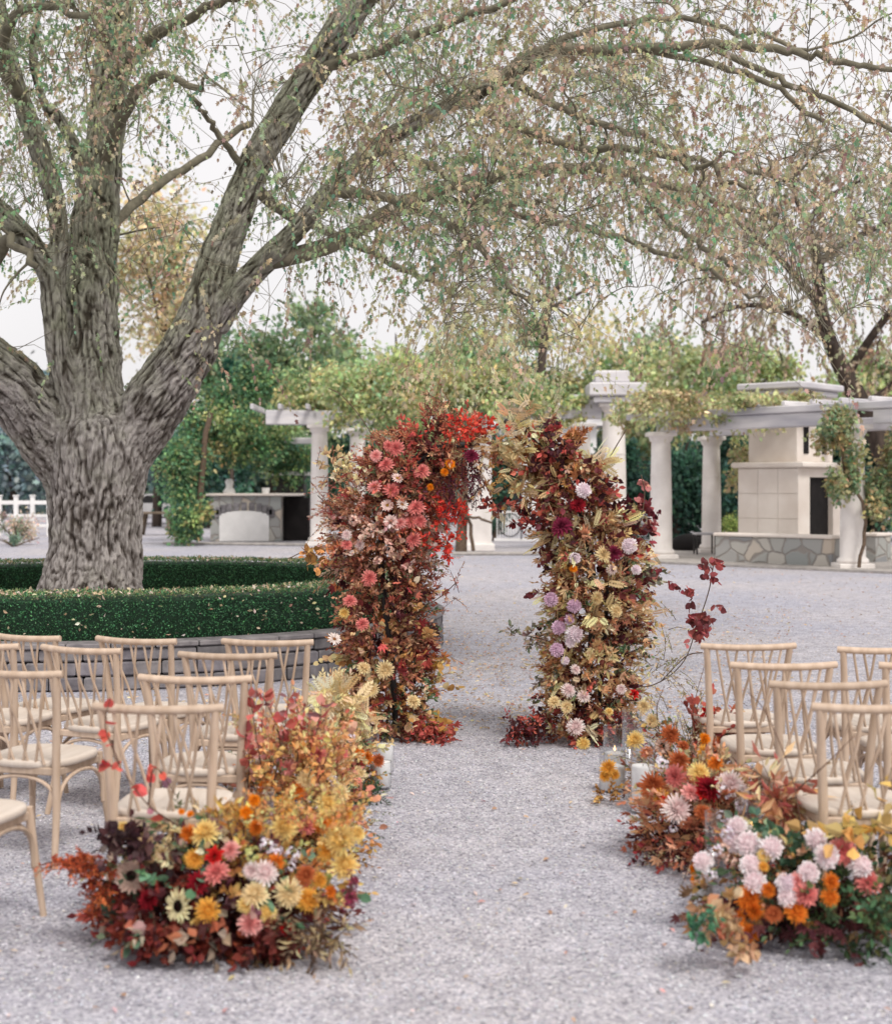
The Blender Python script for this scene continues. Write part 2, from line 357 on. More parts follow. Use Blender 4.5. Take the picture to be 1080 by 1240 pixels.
def mat_gravel():
    m, nt, b, o = new_mat('gravel'); N = nt.nodes; Lk = nt.links
    tc = N.new('ShaderNodeTexCoord')
    def vor(scale, feat='F1'):
        v = N.new('ShaderNodeTexVoronoi'); v.inputs['Scale'].default_value = scale; v.feature = feat; Lk.new(tc.outputs['Object'], v.inputs['Vector']); return v
    v1 = vor(85); v2 = vor(210)
    sep = N.new('ShaderNodeSeparateColor'); Lk.new(v1.outputs['Color'], sep.inputs[0])
    rp = N.new('ShaderNodeValToRGB'); el = rp.color_ramp.elements
    el[0].color = (*lin((132, 129, 135)), 1); el[1].color = (*lin((234, 230, 231)), 1)
    for p_, c_ in ((.12, (166, 163, 169)), (.5, (192, 188, 193)), (.8, (208, 204, 206))):
        e = el.new(p_); e.color = (*lin(c_), 1)
    Lk.new(sep.outputs[0], rp.inputs[0])
    big = N.new('ShaderNodeTexNoise'); big.inputs['Scale'].default_value = .35; big.inputs['Detail'].default_value = 5; Lk.new(tc.outputs['Object'], big.inputs['Vector'])
    med = N.new('ShaderNodeTexNoise'); med.inputs['Scale'].default_value = 5; med.inputs['Detail'].default_value = 5; Lk.new(tc.outputs['Object'], med.inputs['Vector'])
    tr = N.new('ShaderNodeValToRGB'); tr.color_ramp.elements[0].position = .35; tr.color_ramp.elements[1].position = .68
    tr.color_ramp.elements[0].color = (*lin((226, 229, 238)), 1); tr.color_ramp.elements[1].color = (*lin((244, 242, 241)), 1)
    Lk.new(big.outputs[0], tr.inputs[0])
    mr = N.new('ShaderNodeMapRange'); mr.inputs[1].default_value = .3; mr.inputs[2].default_value = .7; mr.inputs[3].default_value = .80; mr.inputs[4].default_value = 1.10
    Lk.new(med.outputs[0], mr.inputs[0])
    a = N.new('ShaderNodeMix'); a.data_type = 'RGBA'; a.blend_type = 'MULTIPLY'; a.inputs[0].default_value = 1
    Lk.new(rp.outputs[0], a.inputs[6]); Lk.new(tr.outputs[0], a.inputs[7])
    c = N.new('ShaderNodeMix'); c.data_type = 'RGBA'; c.blend_type = 'MULTIPLY'; c.inputs[0].default_value = 1
    Lk.new(a.outputs[2], c.inputs[6]); Lk.new(mr.outputs[0], c.inputs[7]); Lk.new(c.outputs[2], b.inputs['Base Color'])
    ad = N.new('ShaderNodeMath'); ad.operation = 'MULTIPLY_ADD'; ad.inputs[1].default_value = .4
    Lk.new(v2.outputs[0], ad.inputs[0]); Lk.new(v1.outputs[0], ad.inputs[2])
    bp = N.new('ShaderNodeBump'); bp.invert = True; bp.inputs['Strength'].default_value = .38; bp.inputs['Distance'].default_value = .01
    Lk.new(ad.outputs[0], bp.inputs['Height']); Lk.new(bp.outputs[0], b.inputs['Normal'])
    b.inputs['Roughness'].default_value = .9; b.inputs['Specular IOR Level'].default_value = .2
    return m
M_gravel = mat_gravel()
def mat_bark():
    m, nt, b, o = new_mat('bark'); N = nt.nodes; Lk = nt.links
    at = N.new('ShaderNodeAttribute'); at.attribute_name = 'barkh'; tc = N.new('ShaderNodeTexCoord')
    mp = N.new('ShaderNodeMapping'); mp.inputs['Scale'].default_value = (1, 1, .35); Lk.new(tc.outputs['Object'], mp.inputs[0])
    fn = N.new('ShaderNodeTexNoise'); fn.inputs['Scale'].default_value = 45; fn.inputs['Detail'].default_value = 5; fn.inputs['Roughness'].default_value = .7; Lk.new(mp.outputs[0], fn.inputs['Vector'])
    ad = N.new('ShaderNodeMath'); ad.operation = 'MULTIPLY_ADD'; ad.inputs[1].default_value = .55; Lk.new(fn.outputs[0], ad.inputs[0]); Lk.new(at.outputs['Fac'], ad.inputs[2])
    rp = N.new('ShaderNodeValToRGB'); el = rp.color_ramp.elements
    el[0].position = .42; el[0].color = (*lin((76, 68, 63)), 1); el[1].position = 1.0; el[1].color = (*lin((184, 177, 173)), 1)
    e = el.new(.62); e.color = (*lin((124, 117, 113)), 1); e = el.new(.82); e.color = (*lin((158, 152, 149)), 1)
    sc = N.new('ShaderNodeMath'); sc.operation = 'MULTIPLY'; sc.inputs[1].default_value = .85; Lk.new(ad.outputs[0], sc.inputs[0]); Lk.new(sc.outputs[0], rp.inputs[0])
    ng = N.new('ShaderNodeTexNoise'); ng.inputs['Scale'].default_value = 2.2; ng.inputs['Detail'].default_value = 8; ng.inputs['Roughness'].default_value = .7; Lk.new(tc.outputs['Object'], ng.inputs['Vector'])
    at2 = N.new('ShaderNodeAttribute'); at2.attribute_name = 'moss'
    ma = N.new('ShaderNodeMath'); ma.operation = 'ADD'; Lk.new(ng.outputs[0], ma.inputs[0]); Lk.new(at2.outputs['Fac'], ma.inputs[1])
    mr = N.new('ShaderNodeMapRange'); mr.inputs[1].default_value = .60; mr.inputs[2].default_value = .95; mr.inputs[4].default_value = .7; Lk.new(ma.outputs[0], mr.inputs[0])
    mx = N.new('ShaderNodeMix'); mx.data_type = 'RGBA'; mx.blend_type = 'MIX'
    mo = N.new('ShaderNodeMix'); mo.data_type = 'RGBA'; mo.blend_type = 'MULTIPLY'; mo.inputs[0].default_value = 1; mo.inputs[7].default_value = (.58, .68, .44, 1); Lk.new(rp.outputs[0], mo.inputs[6])
    Lk.new(mr.outputs[0], mx.inputs[0]); Lk.new(rp.outputs[0], mx.inputs[6]); Lk.new(mo.outputs[2], mx.inputs[7]); Lk.new(mx.outputs[2], b.inputs['Base Color'])
    bp = N.new('ShaderNodeBump'); bp.inputs['Strength'].default_value = .8; bp.inputs['Distance'].default_value = .05
    Lk.new(ad.outputs[0], bp.inputs['Height']); Lk.new(bp.outputs[0], b.inputs['Normal'])
    b.inputs['Roughness'].default_value = .9; b.inputs['Specular IOR Level'].default_value = .15
    return m
M_bark = mat_bark()

# ------------------------------------------------------------------ object bookkeeping
def thing(name, label, cat, loc=(0, 0, 0), rz=0, group=None, kind=None):
    o = bpy.data.objects.new(name, None); scene.collection.objects.link(o)
    o.location = [float(x) for x in loc]; o.rotation_euler = (0, 0, rz); o.empty_display_size = .2
    return tag(o, label, cat, group, kind)
def tag(o, label=None, cat=None, group=None, kind=None):
    if label: o['label'] = label
    if cat: o['category'] = cat
    if group: o['group'] = group
    if kind: o['kind'] = kind
    return o
def copy_tree(o, parent=None):
    c = o.copy(); scene.collection.objects.link(c); c.parent = parent
    for ch in list(o.children): copy_tree(ch, c)
    return c

# ================================================================== GROUND
mb = MB()
xs = np.concatenate([[-400, -150, -60], np.linspace(-30, 30, 61), [60, 150, 400]]); ys = np.concatenate([[-40, -5], np.linspace(0, 60, 61), [90, 160, 400, 900]])
X, Y = np.meshgrid(xs, ys); Z = np.zeros_like(X)
v = np.stack([X, Y, Z], -1).reshape(-1, 3); nx = len(xs)
i, j = np.meshgrid(np.arange(nx-1), np.arange(len(ys)-1)); a = (j*nx+i).ravel()
mb.add(v, np.stack([a, a+1, a+nx+1, a+nx], 1))
g = mb.build('gravel_ground', M_gravel); tag(g, kind='structure')

rng = np.random.default_rng(5)
# loose stones in the near gravel
mb = MB(); K = 60000
D = np.sqrt(rng.uniform(4.2**2, 11.5**2, K)); X = rng.uniform(-.35, .35, K)*D
octv = np.array([(1, 0, 0), (0, 1, 0), (-1, 0, 0), (0, -1, 0), (0, 0, .8), (.1, .1, -.6)]); octf = np.array([(0, 1, 4), (1, 2, 4), (2, 3, 4), (3, 0, 4), (1, 0, 5), (2, 1, 5), (3, 2, 5), (0, 3, 5)])
s = rng.uniform(.003, .0075, K)
sc = s[:, None]*np.stack([rng.uniform(.7, 1.4, K), rng.uniform(.7, 1.2, K), rng.uniform(.5, .9, K)], 1)
an = rng.uniform(0, 2*PI, K); ca, sa = np.cos(an), np.sin(an)
ov = octv[None]*sc[:, None]+rng.normal(0, .0008, (K, 6, 3))
vx = ov[..., 0]*ca[:, None]-ov[..., 1]*sa[:, None]; vy = ov[..., 0]*sa[:, None]+ov[..., 1]*ca[:, None]
v = np.stack([vx+X[:, None], vy+D[:, None], ov[..., 2]+s[:, None]*.3], -1)
c = pick([(188, 188, 196, 3), (170, 170, 179, 4), (144, 144, 152, 2), (206, 205, 209, 2), (128, 127, 132, 1), (190, 182, 174, .8)], K, rng, .08)
mb.add(v.reshape(-1, 3), (octf[None]+(np.arange(K)*6)[:, None, None]).reshape(-1, 3), np.repeat(c, 8, 0))
M_peb = noise_mat('pebble', (240, 240, 240), (255, 255, 255), scale=200, rough=.85, bump=0, attr=True)
o = mb.build('loose_gravel', M_peb); tag(o, 'fine loose grey gravel stones over the aisle', 'gravel', kind='stuff')

# fallen leaves
mb = MB()
def litter(K, dlo, dhi, xlo, xhi, s0, s1, pal, pw=1.0):
    D = (rng.uniform(dlo**pw, dhi**pw, K))**(1/pw); X = rng.uniform(xlo, xhi, K)*D/FPX
    p = np.stack([X, D, np.full(K, .012)], 1); d = rng.normal(size=(K, 3)); d[:, 2] *= .12
    up = np.tile([0, 0, 1.0], (K, 1))+rng.normal(0, .25, (K, 3))
    inst(mb, LEAF['oval'], p, d, rng.uniform(s0, s1, K), pick(pal, K, rng), rng, up=up, curl=.3)
lp = [(190, 160, 128, 3), (168, 134, 104, 2), (206, 180, 140, 2), (188, 140, 120, 1)]
litter(1500, 10, 20, -40, 420, .025, .05, lp); litter(700, 10, 17, -10, 160, .025, .05, lp)
litter(1200, 16, 34, -560, 560, .03, .06, lp)
litter(5200, 11.5, 24, -60, 700, .012, .026, [(176, 150, 122, 3), (196, 172, 140, 3), (150, 126, 106, 2)])
litter(260, 4.4, 10, -540, 540, .02, .04, lp+[(206, 150, 140, 2), (216, 196, 190, 3)])
litter(350, 9, 12.6, -540, -120, .025, .045, lp)
o = mb.build('fallen_leaves', M_leaf); tag(o, 'tan and pink fallen leaves and petals scattered over the gravel', 'fallen leaves', kind='stuff')

# ================================================================== TREE RING : wall, bed, hedge
RC = np.array([-3.55, 15.4]); RR = 3.52; WH = .40
def arcpt(r, a, z): return np.array([RC[0]+r*math.cos(a), RC[1]+r*math.sin(a), z])
mb = MB(); rng = np.random.default_rng(11)
zc = 0.0
for ci, hgt in enumerate((.125, .125, .11)):
    n = 96; off = rng.uniform(0, 1)
    edges = np.sort((np.arange(n)+rng.uniform(-.28, .28, n)+off*.7)/n*2*PI)
    for k in range(n):
        a0 = edges[k]; a1 = edges[(k+1) % n]+(2*PI if k == n-1 else 0)
        w = (a1-a0)*RR-.012; am = (a0+a1)/2; rr = RR-.11+rng.uniform(-.012, .012)
        c = arcpt(rr, am, zc+hgt/2)
        sh = rng.uniform(.72, 1.08); col = np.array([sh, sh*rng.uniform(.97, 1.0), sh*rng.uniform(.95, 1.03)])
        box(mb, c, (w, .20, hgt-.010), am+PI/2, col, bev=.014)
    zc += hgt
n = 60
for k in range(n):
    am = (k+.5)/n*2*PI; w = 2*PI*RR/n-.01; sh = rng.uniform(.92, 1.18)
    box(mb, arcpt(RR-.115, am, zc+.024), (w, .26, .046), am+PI/2, (sh, sh*.98, sh*.96), bev=.01)
aa = np.linspace(0, 2*PI, 97)
core = np.array([[arcpt(RR-.17, t, z) for t in aa[:-1]] for z in (0, .36)]).reshape(-1, 3)
mb.add(core, [(k, (k+1) % 96, 96+(k+1) % 96, 96+k) for k in range(96)], (.35, .33, .32))
o = mb.build('stone_wall', M_wallstone); tag(o, 'low circular grey stone retaining wall round the big tree', 'stone wall')

mb = MB(); mb.add(np.array([arcpt(RR-.2, t, .36) for t in aa[:-1]]), [tuple(range(96))])
o = mb.build('planting_bed', M_soil); tag(o, kind='structure')

HR0, HR1, HZ0, HZ1 = 2.80, 3.26, .37, .79
mb = MB(); rng = np.random.default_rng(12)
prof = [(HR0+.05, HZ0), (HR0+.03, HZ1-.06), (HR0+.07, HZ1-.035), (HR1-.07, HZ1-.035), (HR1-.03, HZ1-.06), (HR1-.05, HZ0)]
v = np.array([[arcpt(r, t, z) for r, z in prof] for t in aa[:-1]]).reshape(-1, 3)
f = [(k*6+i, ((k+1) % 96)*6+i, ((k+1) % 96)*6+i+1, k*6+i+1) for k in range(96) for i in range(5)]
mb.add(v, f, lin((30, 56, 38)))
o_core = mb
K = 120000
t = rng.uniform(0, 2*PI, K); w = rng.random(K)
pr = rng.choice(3, K, p=[.36, .26, .38])          # outer face, top, inner face
hgt = HZ1-HZ0
lump = np.array([mnoise.noise(Vector((math.cos(q)*7, math.sin(q)*7, float(ww)*3+int(pp)*9))) for q, ww, pp in zip(t, w, pr)])*.035
r = np.where(pr == 0, HR1, np.where(pr == 2, HR0, HR0+(HR1-HR0)*w)); z = np.where(pr == 1, HZ1, HZ0+hgt*w)
r = np.where(pr == 0, r+lump-.0, np.where(pr == 2, r-lump, r)); z = np.where(pr == 1, z+lump*.6, z)
edge = (pr != 1)&(w > .93); r = np.where(edge&(pr == 0), r-.02, r); r = np.where(edge&(pr == 2), r+.02, r)
nr = np.where(pr == 0, 1, np.where(pr == 2, -1, 0)); nz_ = np.where(pr == 1, 1, .25)
p = np.stack([RC[0]+r*np.cos(t), RC[1]+r*np.sin(t), z], 1)+rng.normal(0, .011, (K, 3))
d = np.stack([nr*np.cos(t), nr*np.sin(t), nz_], 1)+rng.normal(0, .75, (K, 3))
pal = [(58, 118, 74, 4), (46, 100, 62, 4), (78, 136, 84, 2.5), (34, 72, 48, 2)]
c = pick(pal, K, rng, .22)
tip = (z > HZ1-.03)&(rng.random(K) < .5); c[tip] = pick([(120, 140, 84), (96, 124, 70), (140, 146, 100)], int(tip.sum()), rng)
inst(mb, LEAF['simple'], p, d, rng.uniform(.016, .030, K), c, rng, mat=0)
K = 3600; t = rng.uniform(0, 2*PI, K); r = np.where(rng.random(K) < .86, rng.uniform(HR0, HR1+.02, K), HR1+.015); zz = np.where(r > HR1, rng.uniform(HZ0, HZ1, K), HZ1+.012)
inst(mb, LEAF['oval'], np.stack([RC[0]+r*np.cos(t), RC[1]+r*np.sin(t), zz], 1), rng.normal(size=(K, 3))*[1, 1, .4], rng.uniform(.03, .055, K),
     pick([(196, 172, 136), (214, 196, 160), (170, 140, 108), (206, 184, 170)], K, rng), rng)
o = mb.build('round_hedge', M_boxleaf); tag(o, 'clipped dark green box hedge ring planted round the big tree', 'hedge')

# ================================================================== BIG TREE
TD = 15.4
def pth(L, m=6):
    q = np.array([list(P(a, b, d))+[r/FPX*d] for a, b, d, r in L]); return catmull(q, m)
SC_ = {'trunk': .93, 'left': .86, 'centre': .88, 'right': .80, 'leftstem': .9, 'l2': .85, 'l3': .8, 'l4': .85, 'r2': .8, 'rA': .85}
main = {
 'trunk': [(106, 770, TD, 82), (108, 738, TD, 72), (112, 700, TD, 63), (115, 650, TD, 59), (117, 600, TD, 60), (120, 560, TD, 65), (121, 525, TD, 62), (121, 500, TD, 46), (120, 480, TD, 22)],
 'left': [(110, 600, TD, 40), (70, 535, TD, 50), (28, 482, 15.2, 48), (-30, 430, 14.9, 44), (-110, 370, 14.5, 40), (-220, 260, 14, 34)],
 'centre': [(118, 560, TD, 45), (112, 500, TD, 48), (109, 430, 15.5, 41), (111, 360, 15.6, 37), (113, 300, 15.7, 34), (124, 200, 15.8, 27), (134, 100, 15.9, 25), (142, 0, 16, 23), (150, -120, 16, 20)],
 'right': [(132, 590, TD, 42), (160, 530, TD, 46), (198, 470, 15.3, 46), (228, 425, 15.2, 40), (247, 380, 15.1, 35), (266, 310, 15.0, 29), (300, 220, 14.9, 26), (328, 165, 14.8, 25), (380, 85, 14.6, 24), (437, 0, 14.4, 24), (500, -90, 14.2, 20)],
 'leftstem': [(92, 500, 15.2, 18), (74, 450, 15.1, 17), (67, 390, 15.1, 17), (64, 330, 15.1, 18)],
 'l2': [(68, 350, 15.1, 16), (45, 305, 15.0, 17), (18, 272, 14.8, 17), (-25, 230, 14.6, 15), (-100, 150, 14.3, 12)],
 'l3': [(66, 350, 15.1, 16), (72, 290, 15.1, 15), (66, 240, 15.1, 17), (48, 180, 15, 17), (28, 125, 14.9, 15), (10, 60, 14.8, 13), (-10, -40, 14.6, 11)],
 'l4': [(104, 230, 15.7, 12), (92, 180, 15.6, 11), (70, 140, 15.4, 10), (56, 130, 15.2, 8), (40, 60, 15, 7), (60, -30, 15, 6)],
 'r2': [(262, 400, 15.0, 18), (285, 358, 14.9, 20), (310, 328, 14.8, 20), (340, 298, 14.6, 18)],
 'rA': [(322, 316, 14.7, 16), (352, 285, 14.6, 16), (400, 232, 14.4, 15), (450, 182, 14.2, 15), (520, 138, 13.8, 13), (600, 102, 13.4, 11), (660, 70, 13.2, 9)],
}
for k_ in main: main[k_] = [(a, b, d, r*SC_[k_]) for a, b, d, r in main[k_]]
thin = {
 'rB': [(330, 316, 14.7, 11), (365, 308, 14.7, 11), (410, 292, 14.8, 10), (460, 262, 14.9, 10), (520, 234, 15, 9), (600, 214, 15.1, 8), (690, 204, 15.2, 7), (780, 213, 15.3, 5.5), (860, 240, 15.4, 4), (940, 262, 15.5, 3)],
 'rC': [(600, 102, 13.4, 9), (650, 64, 13.1, 8), (720, 60, 12.9, 7), (790, 58, 12.8, 6.5), (880, 56, 12.7, 5.5), (950, 62, 12.6, 5), (1010, 72, 12.5, 4), (1100, 96, 12.4, 3.5)],
 'rC2': [(860, 57, 12.7, 4), (930, 90, 12.4, 4), (1000, 122, 12.2, 3.5), (1100, 170, 12, 3)],
 'rC3': [(780, 60, 12.8, 4), (870, 80, 13, 4), (930, 102, 13.2, 3.5), (1000, 150, 13.4, 3)],
 'rC4': [(640, 68, 13.1, 4), (700, 40, 13.3, 4), (800, 22, 13.6, 3.5), (880, 35, 13.8, 3), (980, 60, 14, 2.5)],
 'rE': [(520, 236, 15, 5), (600, 255, 15.4, 4), (700, 275, 15.8, 4), (780, 298, 16.2, 3.5), (850, 325, 16.6, 3), (920, 360, 17, 2.5)],
 'rF': [(765, 212, 15.2, 4.5), (800, 258, 15.4, 4), (850, 300, 15.7, 3.5), (900, 330, 16, 3)],
 'rG': [(620, 100, 13.3, 5), (700, 140, 13.6, 4.5), (790, 170, 14, 4), (860, 200, 14.3, 3.5), (960, 215, 14.6, 3)],
 'rH': [(560, 120, 13.6, 6), (640, 160, 13, 5), (720, 180, 12.5, 4.5), (820, 190, 12, 4), (900, 230, 11.6, 3)],
 'rI': [(437, 0, 14.4, 12), (520, -40, 14, 10), (640, -50, 13.5, 9), (800, -60, 13, 7), (980, -50, 12.5, 5)],
 'rJ': [(380, 85, 14.6, 7), (460, 60, 14, 6), (560, 20, 13.4, 5), (680, -20, 13, 4)],
 'rK': [(400, 232, 14.4, 7), (470, 240, 13.6, 6), (540, 270, 13, 5), (600, 320, 12.6, 3.5), (640, 370, 12.4, 2.5)],
 'rL': [(460, 180, 14.2, 6), (520, 200, 13.4, 5), (580, 240, 12.7, 4), (650, 250, 12.2, 3)],
 'rM': [(300, 220, 14.9, 8), (350, 260, 16, 7), (420, 290, 17.2, 5), (500, 330, 18.2, 4), (560, 360, 18.8, 3)],
 'cA': [(134, 100, 15.9, 10), (180, 50, 15, 8), (230, 20, 14.4, 6), (300, -10, 14, 5)],
 'cB': [(113, 300, 15.7, 7), (170, 240, 16.5, 6), (230, 200, 17, 5), (300, 150, 17.4, 4)],
 'cC': [(124, 200, 15.8, 9), (160, 120, 14.6, 7), (200, 90, 14, 5), (240, 110, 13.6, 4)],
 'lA': [(-30, 430, 14.9, 12), (-10, 340, 14.2, 9), (10, 290, 13.8, 6), (40, 320, 13.5, 4)],
 'lB': [(28, 125, 14.9, 8), (0, 60, 14, 7), (40, 10, 13.4, 5), (110, 20, 13, 4)],
 'tk': [(296, 205, 14.9, 5), (270, 170, 14.6, 4), (250, 140, 14.3, 3), (232, 112, 14.2, 2.5)],
}
tree = thing('shade_tree', 'huge old maple with furrowed grey bark inside the ring hedge', 'tree', (float(P(110, 760, TD)[0]), TD, .36))
segl = []; segA = []; segB = []; segr = []; segs = []
mb = MB()
for li, (k, L) in enumerate(main.items()):
    q = pth(L); s = q[0, 2]*1.0
    rr = q[:, 3].copy()
    if k == 'trunk': pass
    tube(mb, q[:, :3], rr, sides=28)
    for i in range(len(q)-1):
        l = np.linalg.norm(q[i+1, :3]-q[i, :3]); segA.append(q[i, :3]); segB.append(q[i+1, :3]); segr.append(q[i, 3]); segs.append(s); segl.append(li); s += l
rng = np.random.default_rng(3)
for k in range(9):       # root flare
    a = k/9*2*PI+rng.uniform(-.2, .2); b = P(110, 760, TD)
    r0 = .36; pts = [b+np.array([math.cos(a)*.28, math.sin(a)*.28, .75]), b+np.array([math.cos(a)*.40, math.sin(a)*.40, .38]), b+np.array([math.cos(a)*.60, math.sin(a)*.60, .12]), b+np.array([math.cos(a)*.85, math.sin(a)*.85, -.15])]
    tube(mb, catmull(pts, 4), np.linspace(.20, .13, 13), sides=12)
tmp = mb.build('tmp', M_bark)
md = tmp.modifiers.new('r', 'REMESH'); md.mode = 'VOXEL'; md.voxel_size = .017
dg = bpy.context.evaluated_depsgraph_get(); me = bpy.data.meshes.new_from_object(tmp.evaluated_get(dg))
bpy.data.objects.remove(tmp)
n = len(me.vertices); V = np.empty(n*3, np.float32); me.vertices.foreach_get('co', V); V = V.reshape(-1, 3).astype(float)
E = np.empty(len(me.edges)*2, np.int32); me.edges.foreach_get('vertices', E); E = E.reshape(-1, 2)
deg = np.bincount(E.ravel(), minlength=n).astype(float)
for it in range(26):
    acc = np.stack([np.bincount(E[:, 0], V[E[:, 1], c], n)+np.bincount(E[:, 1], V[E[:, 0], c], n) for c in range(3)], 1)/np.maximum(deg, 1)[:, None]
    V = V*.4+acc*.6
me.vertices.foreach_set('co', V.astype(np.float32).ravel()); me.update()
Nn = np.empty(n*3, np.float32); me.vertices.foreach_get('normal', Nn); Nn = Nn.reshape(-1, 3).astype(float)
A = np.array(segA); B = np.array(segB); Rr = np.array(segr); Ss = np.array(segs); LB = np.array(segl)
def limb_coords(lid):
    best = np.full(n, 1e9); co = np.zeros((n, 3)); rad = np.ones(n)
    for k in np.nonzero(LB == lid)[0]:
        ab = B[k]-A[k]; L_ = np.linalg.norm(ab); ax = ab/L_; tt = np.clip(((V-A[k])@ab)/(L_*L_), 0, 1); off = V-(A[k]+tt[:, None]*ab); dd = np.linalg.norm(off, axis=1)/Rr[k]
        m_ = dd < best
        if not m_.any(): continue
        u_ = np.cross(ax, [0, 1.0, 0]); u_ /= np.linalg.norm(u_); w_ = np.cross(ax, u_); best[m_] = dd[m_]; rad[m_] = Rr[k]
        co[m_] = np.stack([off[m_]@u_, off[m_]@w_, (Ss[k]+tt[m_]*L_)*.27+lid*3.7], 1)
    return best, co, rad
b1 = np.full(n, 1e9); b2 = np.full(n, 1e9); c1 = np.zeros((n, 3)); c2 = np.zeros((n, 3)); rl = np.ones(n); lid1 = np.zeros(n, int)
for lid in range(LB.max()+1):
    b_, c_, r_ = limb_coords(lid); m1 = b_ < b1; m2 = (~m1)&(b_ < b2)
    b2[m1] = b1[m1]; c2[m1] = c1[m1]; b1[m1] = b_[m1]; c1[m1] = c_[m1]; rl[m1] = r_[m1]; lid1[m1] = lid; b2[m2] = b_[m2]; c2[m2] = c_[m2]
for it in range(10):
    ok_ = lid1[E[:, 0]] == lid1[E[:, 1]]; e0, e1 = E[ok_, 0], E[ok_, 1]; dg_ = np.bincount(e0, minlength=n)+np.bincount(e1, minlength=n)
    acc = np.stack([np.bincount(e0, c1[e1, c], n)+np.bincount(e1, c1[e0, c], n) for c in range(3)], 1)/np.maximum(dg_, 1)[:, None]
    c1 = np.where(dg_[:, None] > 0, c1*.4+acc*.6, c1)
w2 = .5*np.clip(1-(b2-b1)/.45, 0, 1); w1 = 1-w2
N_ = mnoise.noise
def bh(c):
    x, y, z = c; q = N_(Vector((x*3, y*3, z*3+9)))*.5; x += q*.06; y += q*.06
    a = abs(N_(Vector((x*10, y*10, z*7)))); b = abs(N_(Vector((x*22+5, y*22, z*24)))); d = N_(Vector((x*46, y*46, z*50)))
    return min(a*6.0, 1)*.46+min(b*4.2, 1)*.36+d*.30
hh = np.empty(n); lump = np.empty(n)
for i in range(n):
    v_ = bh(c1[i])
    if w2[i] > .02: v_ = v_*w1[i]+bh(c2[i])*w2[i]
    hh[i] = v_; lump[i] = N_(Vector(V[i]*2.0))*.045+N_(Vector(V[i]*5.5))*.022
disp = (hh*.042-.03+lump)*np.clip(rl/.35, .25, 1.0)
V = V+Nn*disp[:, None]
me.vertices.foreach_set('co', V.astype(np.float32).ravel())
a_ = me.attributes.new('barkh', 'FLOAT', 'POINT'); a_.data.foreach_set('value', hh.astype(np.float32))
hgt_ = np.clip((V[:, 2]-1.8)/2.5, 0, 1)
moss = .34*hgt_+.30*np.clip(Nn[:, 2], -.3, 1)*hgt_+.08
a_ = me.attributes.new('moss', 'FLOAT', 'POINT'); a_.data.foreach_set('value', moss.astype(np.float32))
me.polygons.foreach_set('use_smooth', np.ones(len(me.polygons), bool))
me.transform(Matrix.Translation(-Vector(tree.location))); me.materials.clear(); me.materials.append(M_bark); me.update()
o = bpy.data.objects.new('trunk', me); scene.collection.objects.link(o); o.parent = tree

# branches: hand-laid limbs, then a grown net of boughs, then hanging twigs with leaves
def interp(grid, rows, x, y):
    cx = np.clip(x/90.0, 0, 11.999); i = cx.astype(int); fx = cx-i
    ry = np.clip((y-rows[0])/(rows[1]-rows[0]), 0, len(rows)-1.001); j = ry.astype(int); fy = ry-j
    G = np.array(grid)
    return (G[j, i]*(1-fx)+G[j, i+1]*fx)*(1-fy)+(G[j+1, i]*(1-fx)+G[j+1, i+1]*fx)*fy
rows = [-60, 20, 100, 180, 260, 340, 420]
DENS = [[.8, .8, .7, .6, .6, .7, .7, .7, .6, .5, .4, .4, .4],
        [1., .95, .9, .5, .5, .8, .9, .9, .75, .6, .45, .35, .35],
        [.85, .75, .65, .25, .30, .75, 1., 1., .9, .6, .45, .40, .45],
        [.75, .7, .35, .12, .50, .9, 1., 1., .9, .75, .6, .6, .6],
        [.30, .55, .45, .3, .6, .9, 1., 1., .8, .65, .7, .65, .6],
        [.10, .25, .35, .35, .14, .18, 1., 1., .28, .28, .5, .45, .35],
        [.05, .06, .1, .25, .16, .08, .75, .8, .28, .1, .1, .1, .1]]
rng = np.random.default_rng(21)
mbb = MB(); nodes = []; noder = []
for k, L in list(main.items()):
    q = pth(L)
    if k in ('trunk',): continue
    for a in q[::2]:
        if a[3] < .35: nodes.append(a[:3]); noder.append(a[3])
bcol = (112, 102, 92)
for k, L in thin.items():
    q = pth(L)
    jit = rng.normal(0, .03, (len(q), 3)); jit[0] = 0
    pts = q[:, :3]+jit*np.linspace(0, 1, len(q))[:, None]
    tube(mbb, pts, q[:, 3], sides=9)
    for a, r_ in zip(pts, q[:, 3]): nodes.append(a); noder.append(r_)
N0 = len(nodes)
cl = []
while len(cl) < 330:
    x = rng.uniform(-120, 1200); y = rng.uniform(-160, 430)
    if rng.random() < interp(DENS, rows, np.array([x]), np.array([y]))[0]*.9+.05:
        D = rng.uniform(10.5, 18.5) if x > 250 else rng.uniform(12.5, 18)
        cl.append(P(x, y, D))
cl = np.array(cl); nd = list(nodes); nr_ = list(noder)
base = np.array(nd); dist = np.array([np.min(np.linalg.norm(base-c, axis=1)) for c in cl])
for ci in np.argsort(dist):
    c = cl[ci]; arr = np.array(nd); pen = arr[:, 2]*0
    dd = np.linalg.norm(arr-c, axis=1); i = int(np.argmin(dd)); l = dd[i]
    if l < .25: continue
    s_ = arr[i]; r0 = min(nr_[i]*.7, .010+.008*l, .03); mid1 = s_+(c-s_)*.35+np.array([0, 0, .12*l])+rng.normal(0, .07*l, 3); mid2 = s_+(c-s_)*.7+np.array([0, 0, .08*l])+rng.normal(0, .06*l, 3)
    q = catmull([s_, mid1, mid2, c], 4); rr = np.linspace(r0, max(r0*.4, .005), len(q))
    tube(mbb, q, rr, sides=6, caps=False)
    for a, r_ in zip(q[2:], rr[2:]): nd.append(a); nr_.append(r_)
nd = np.array(nd)
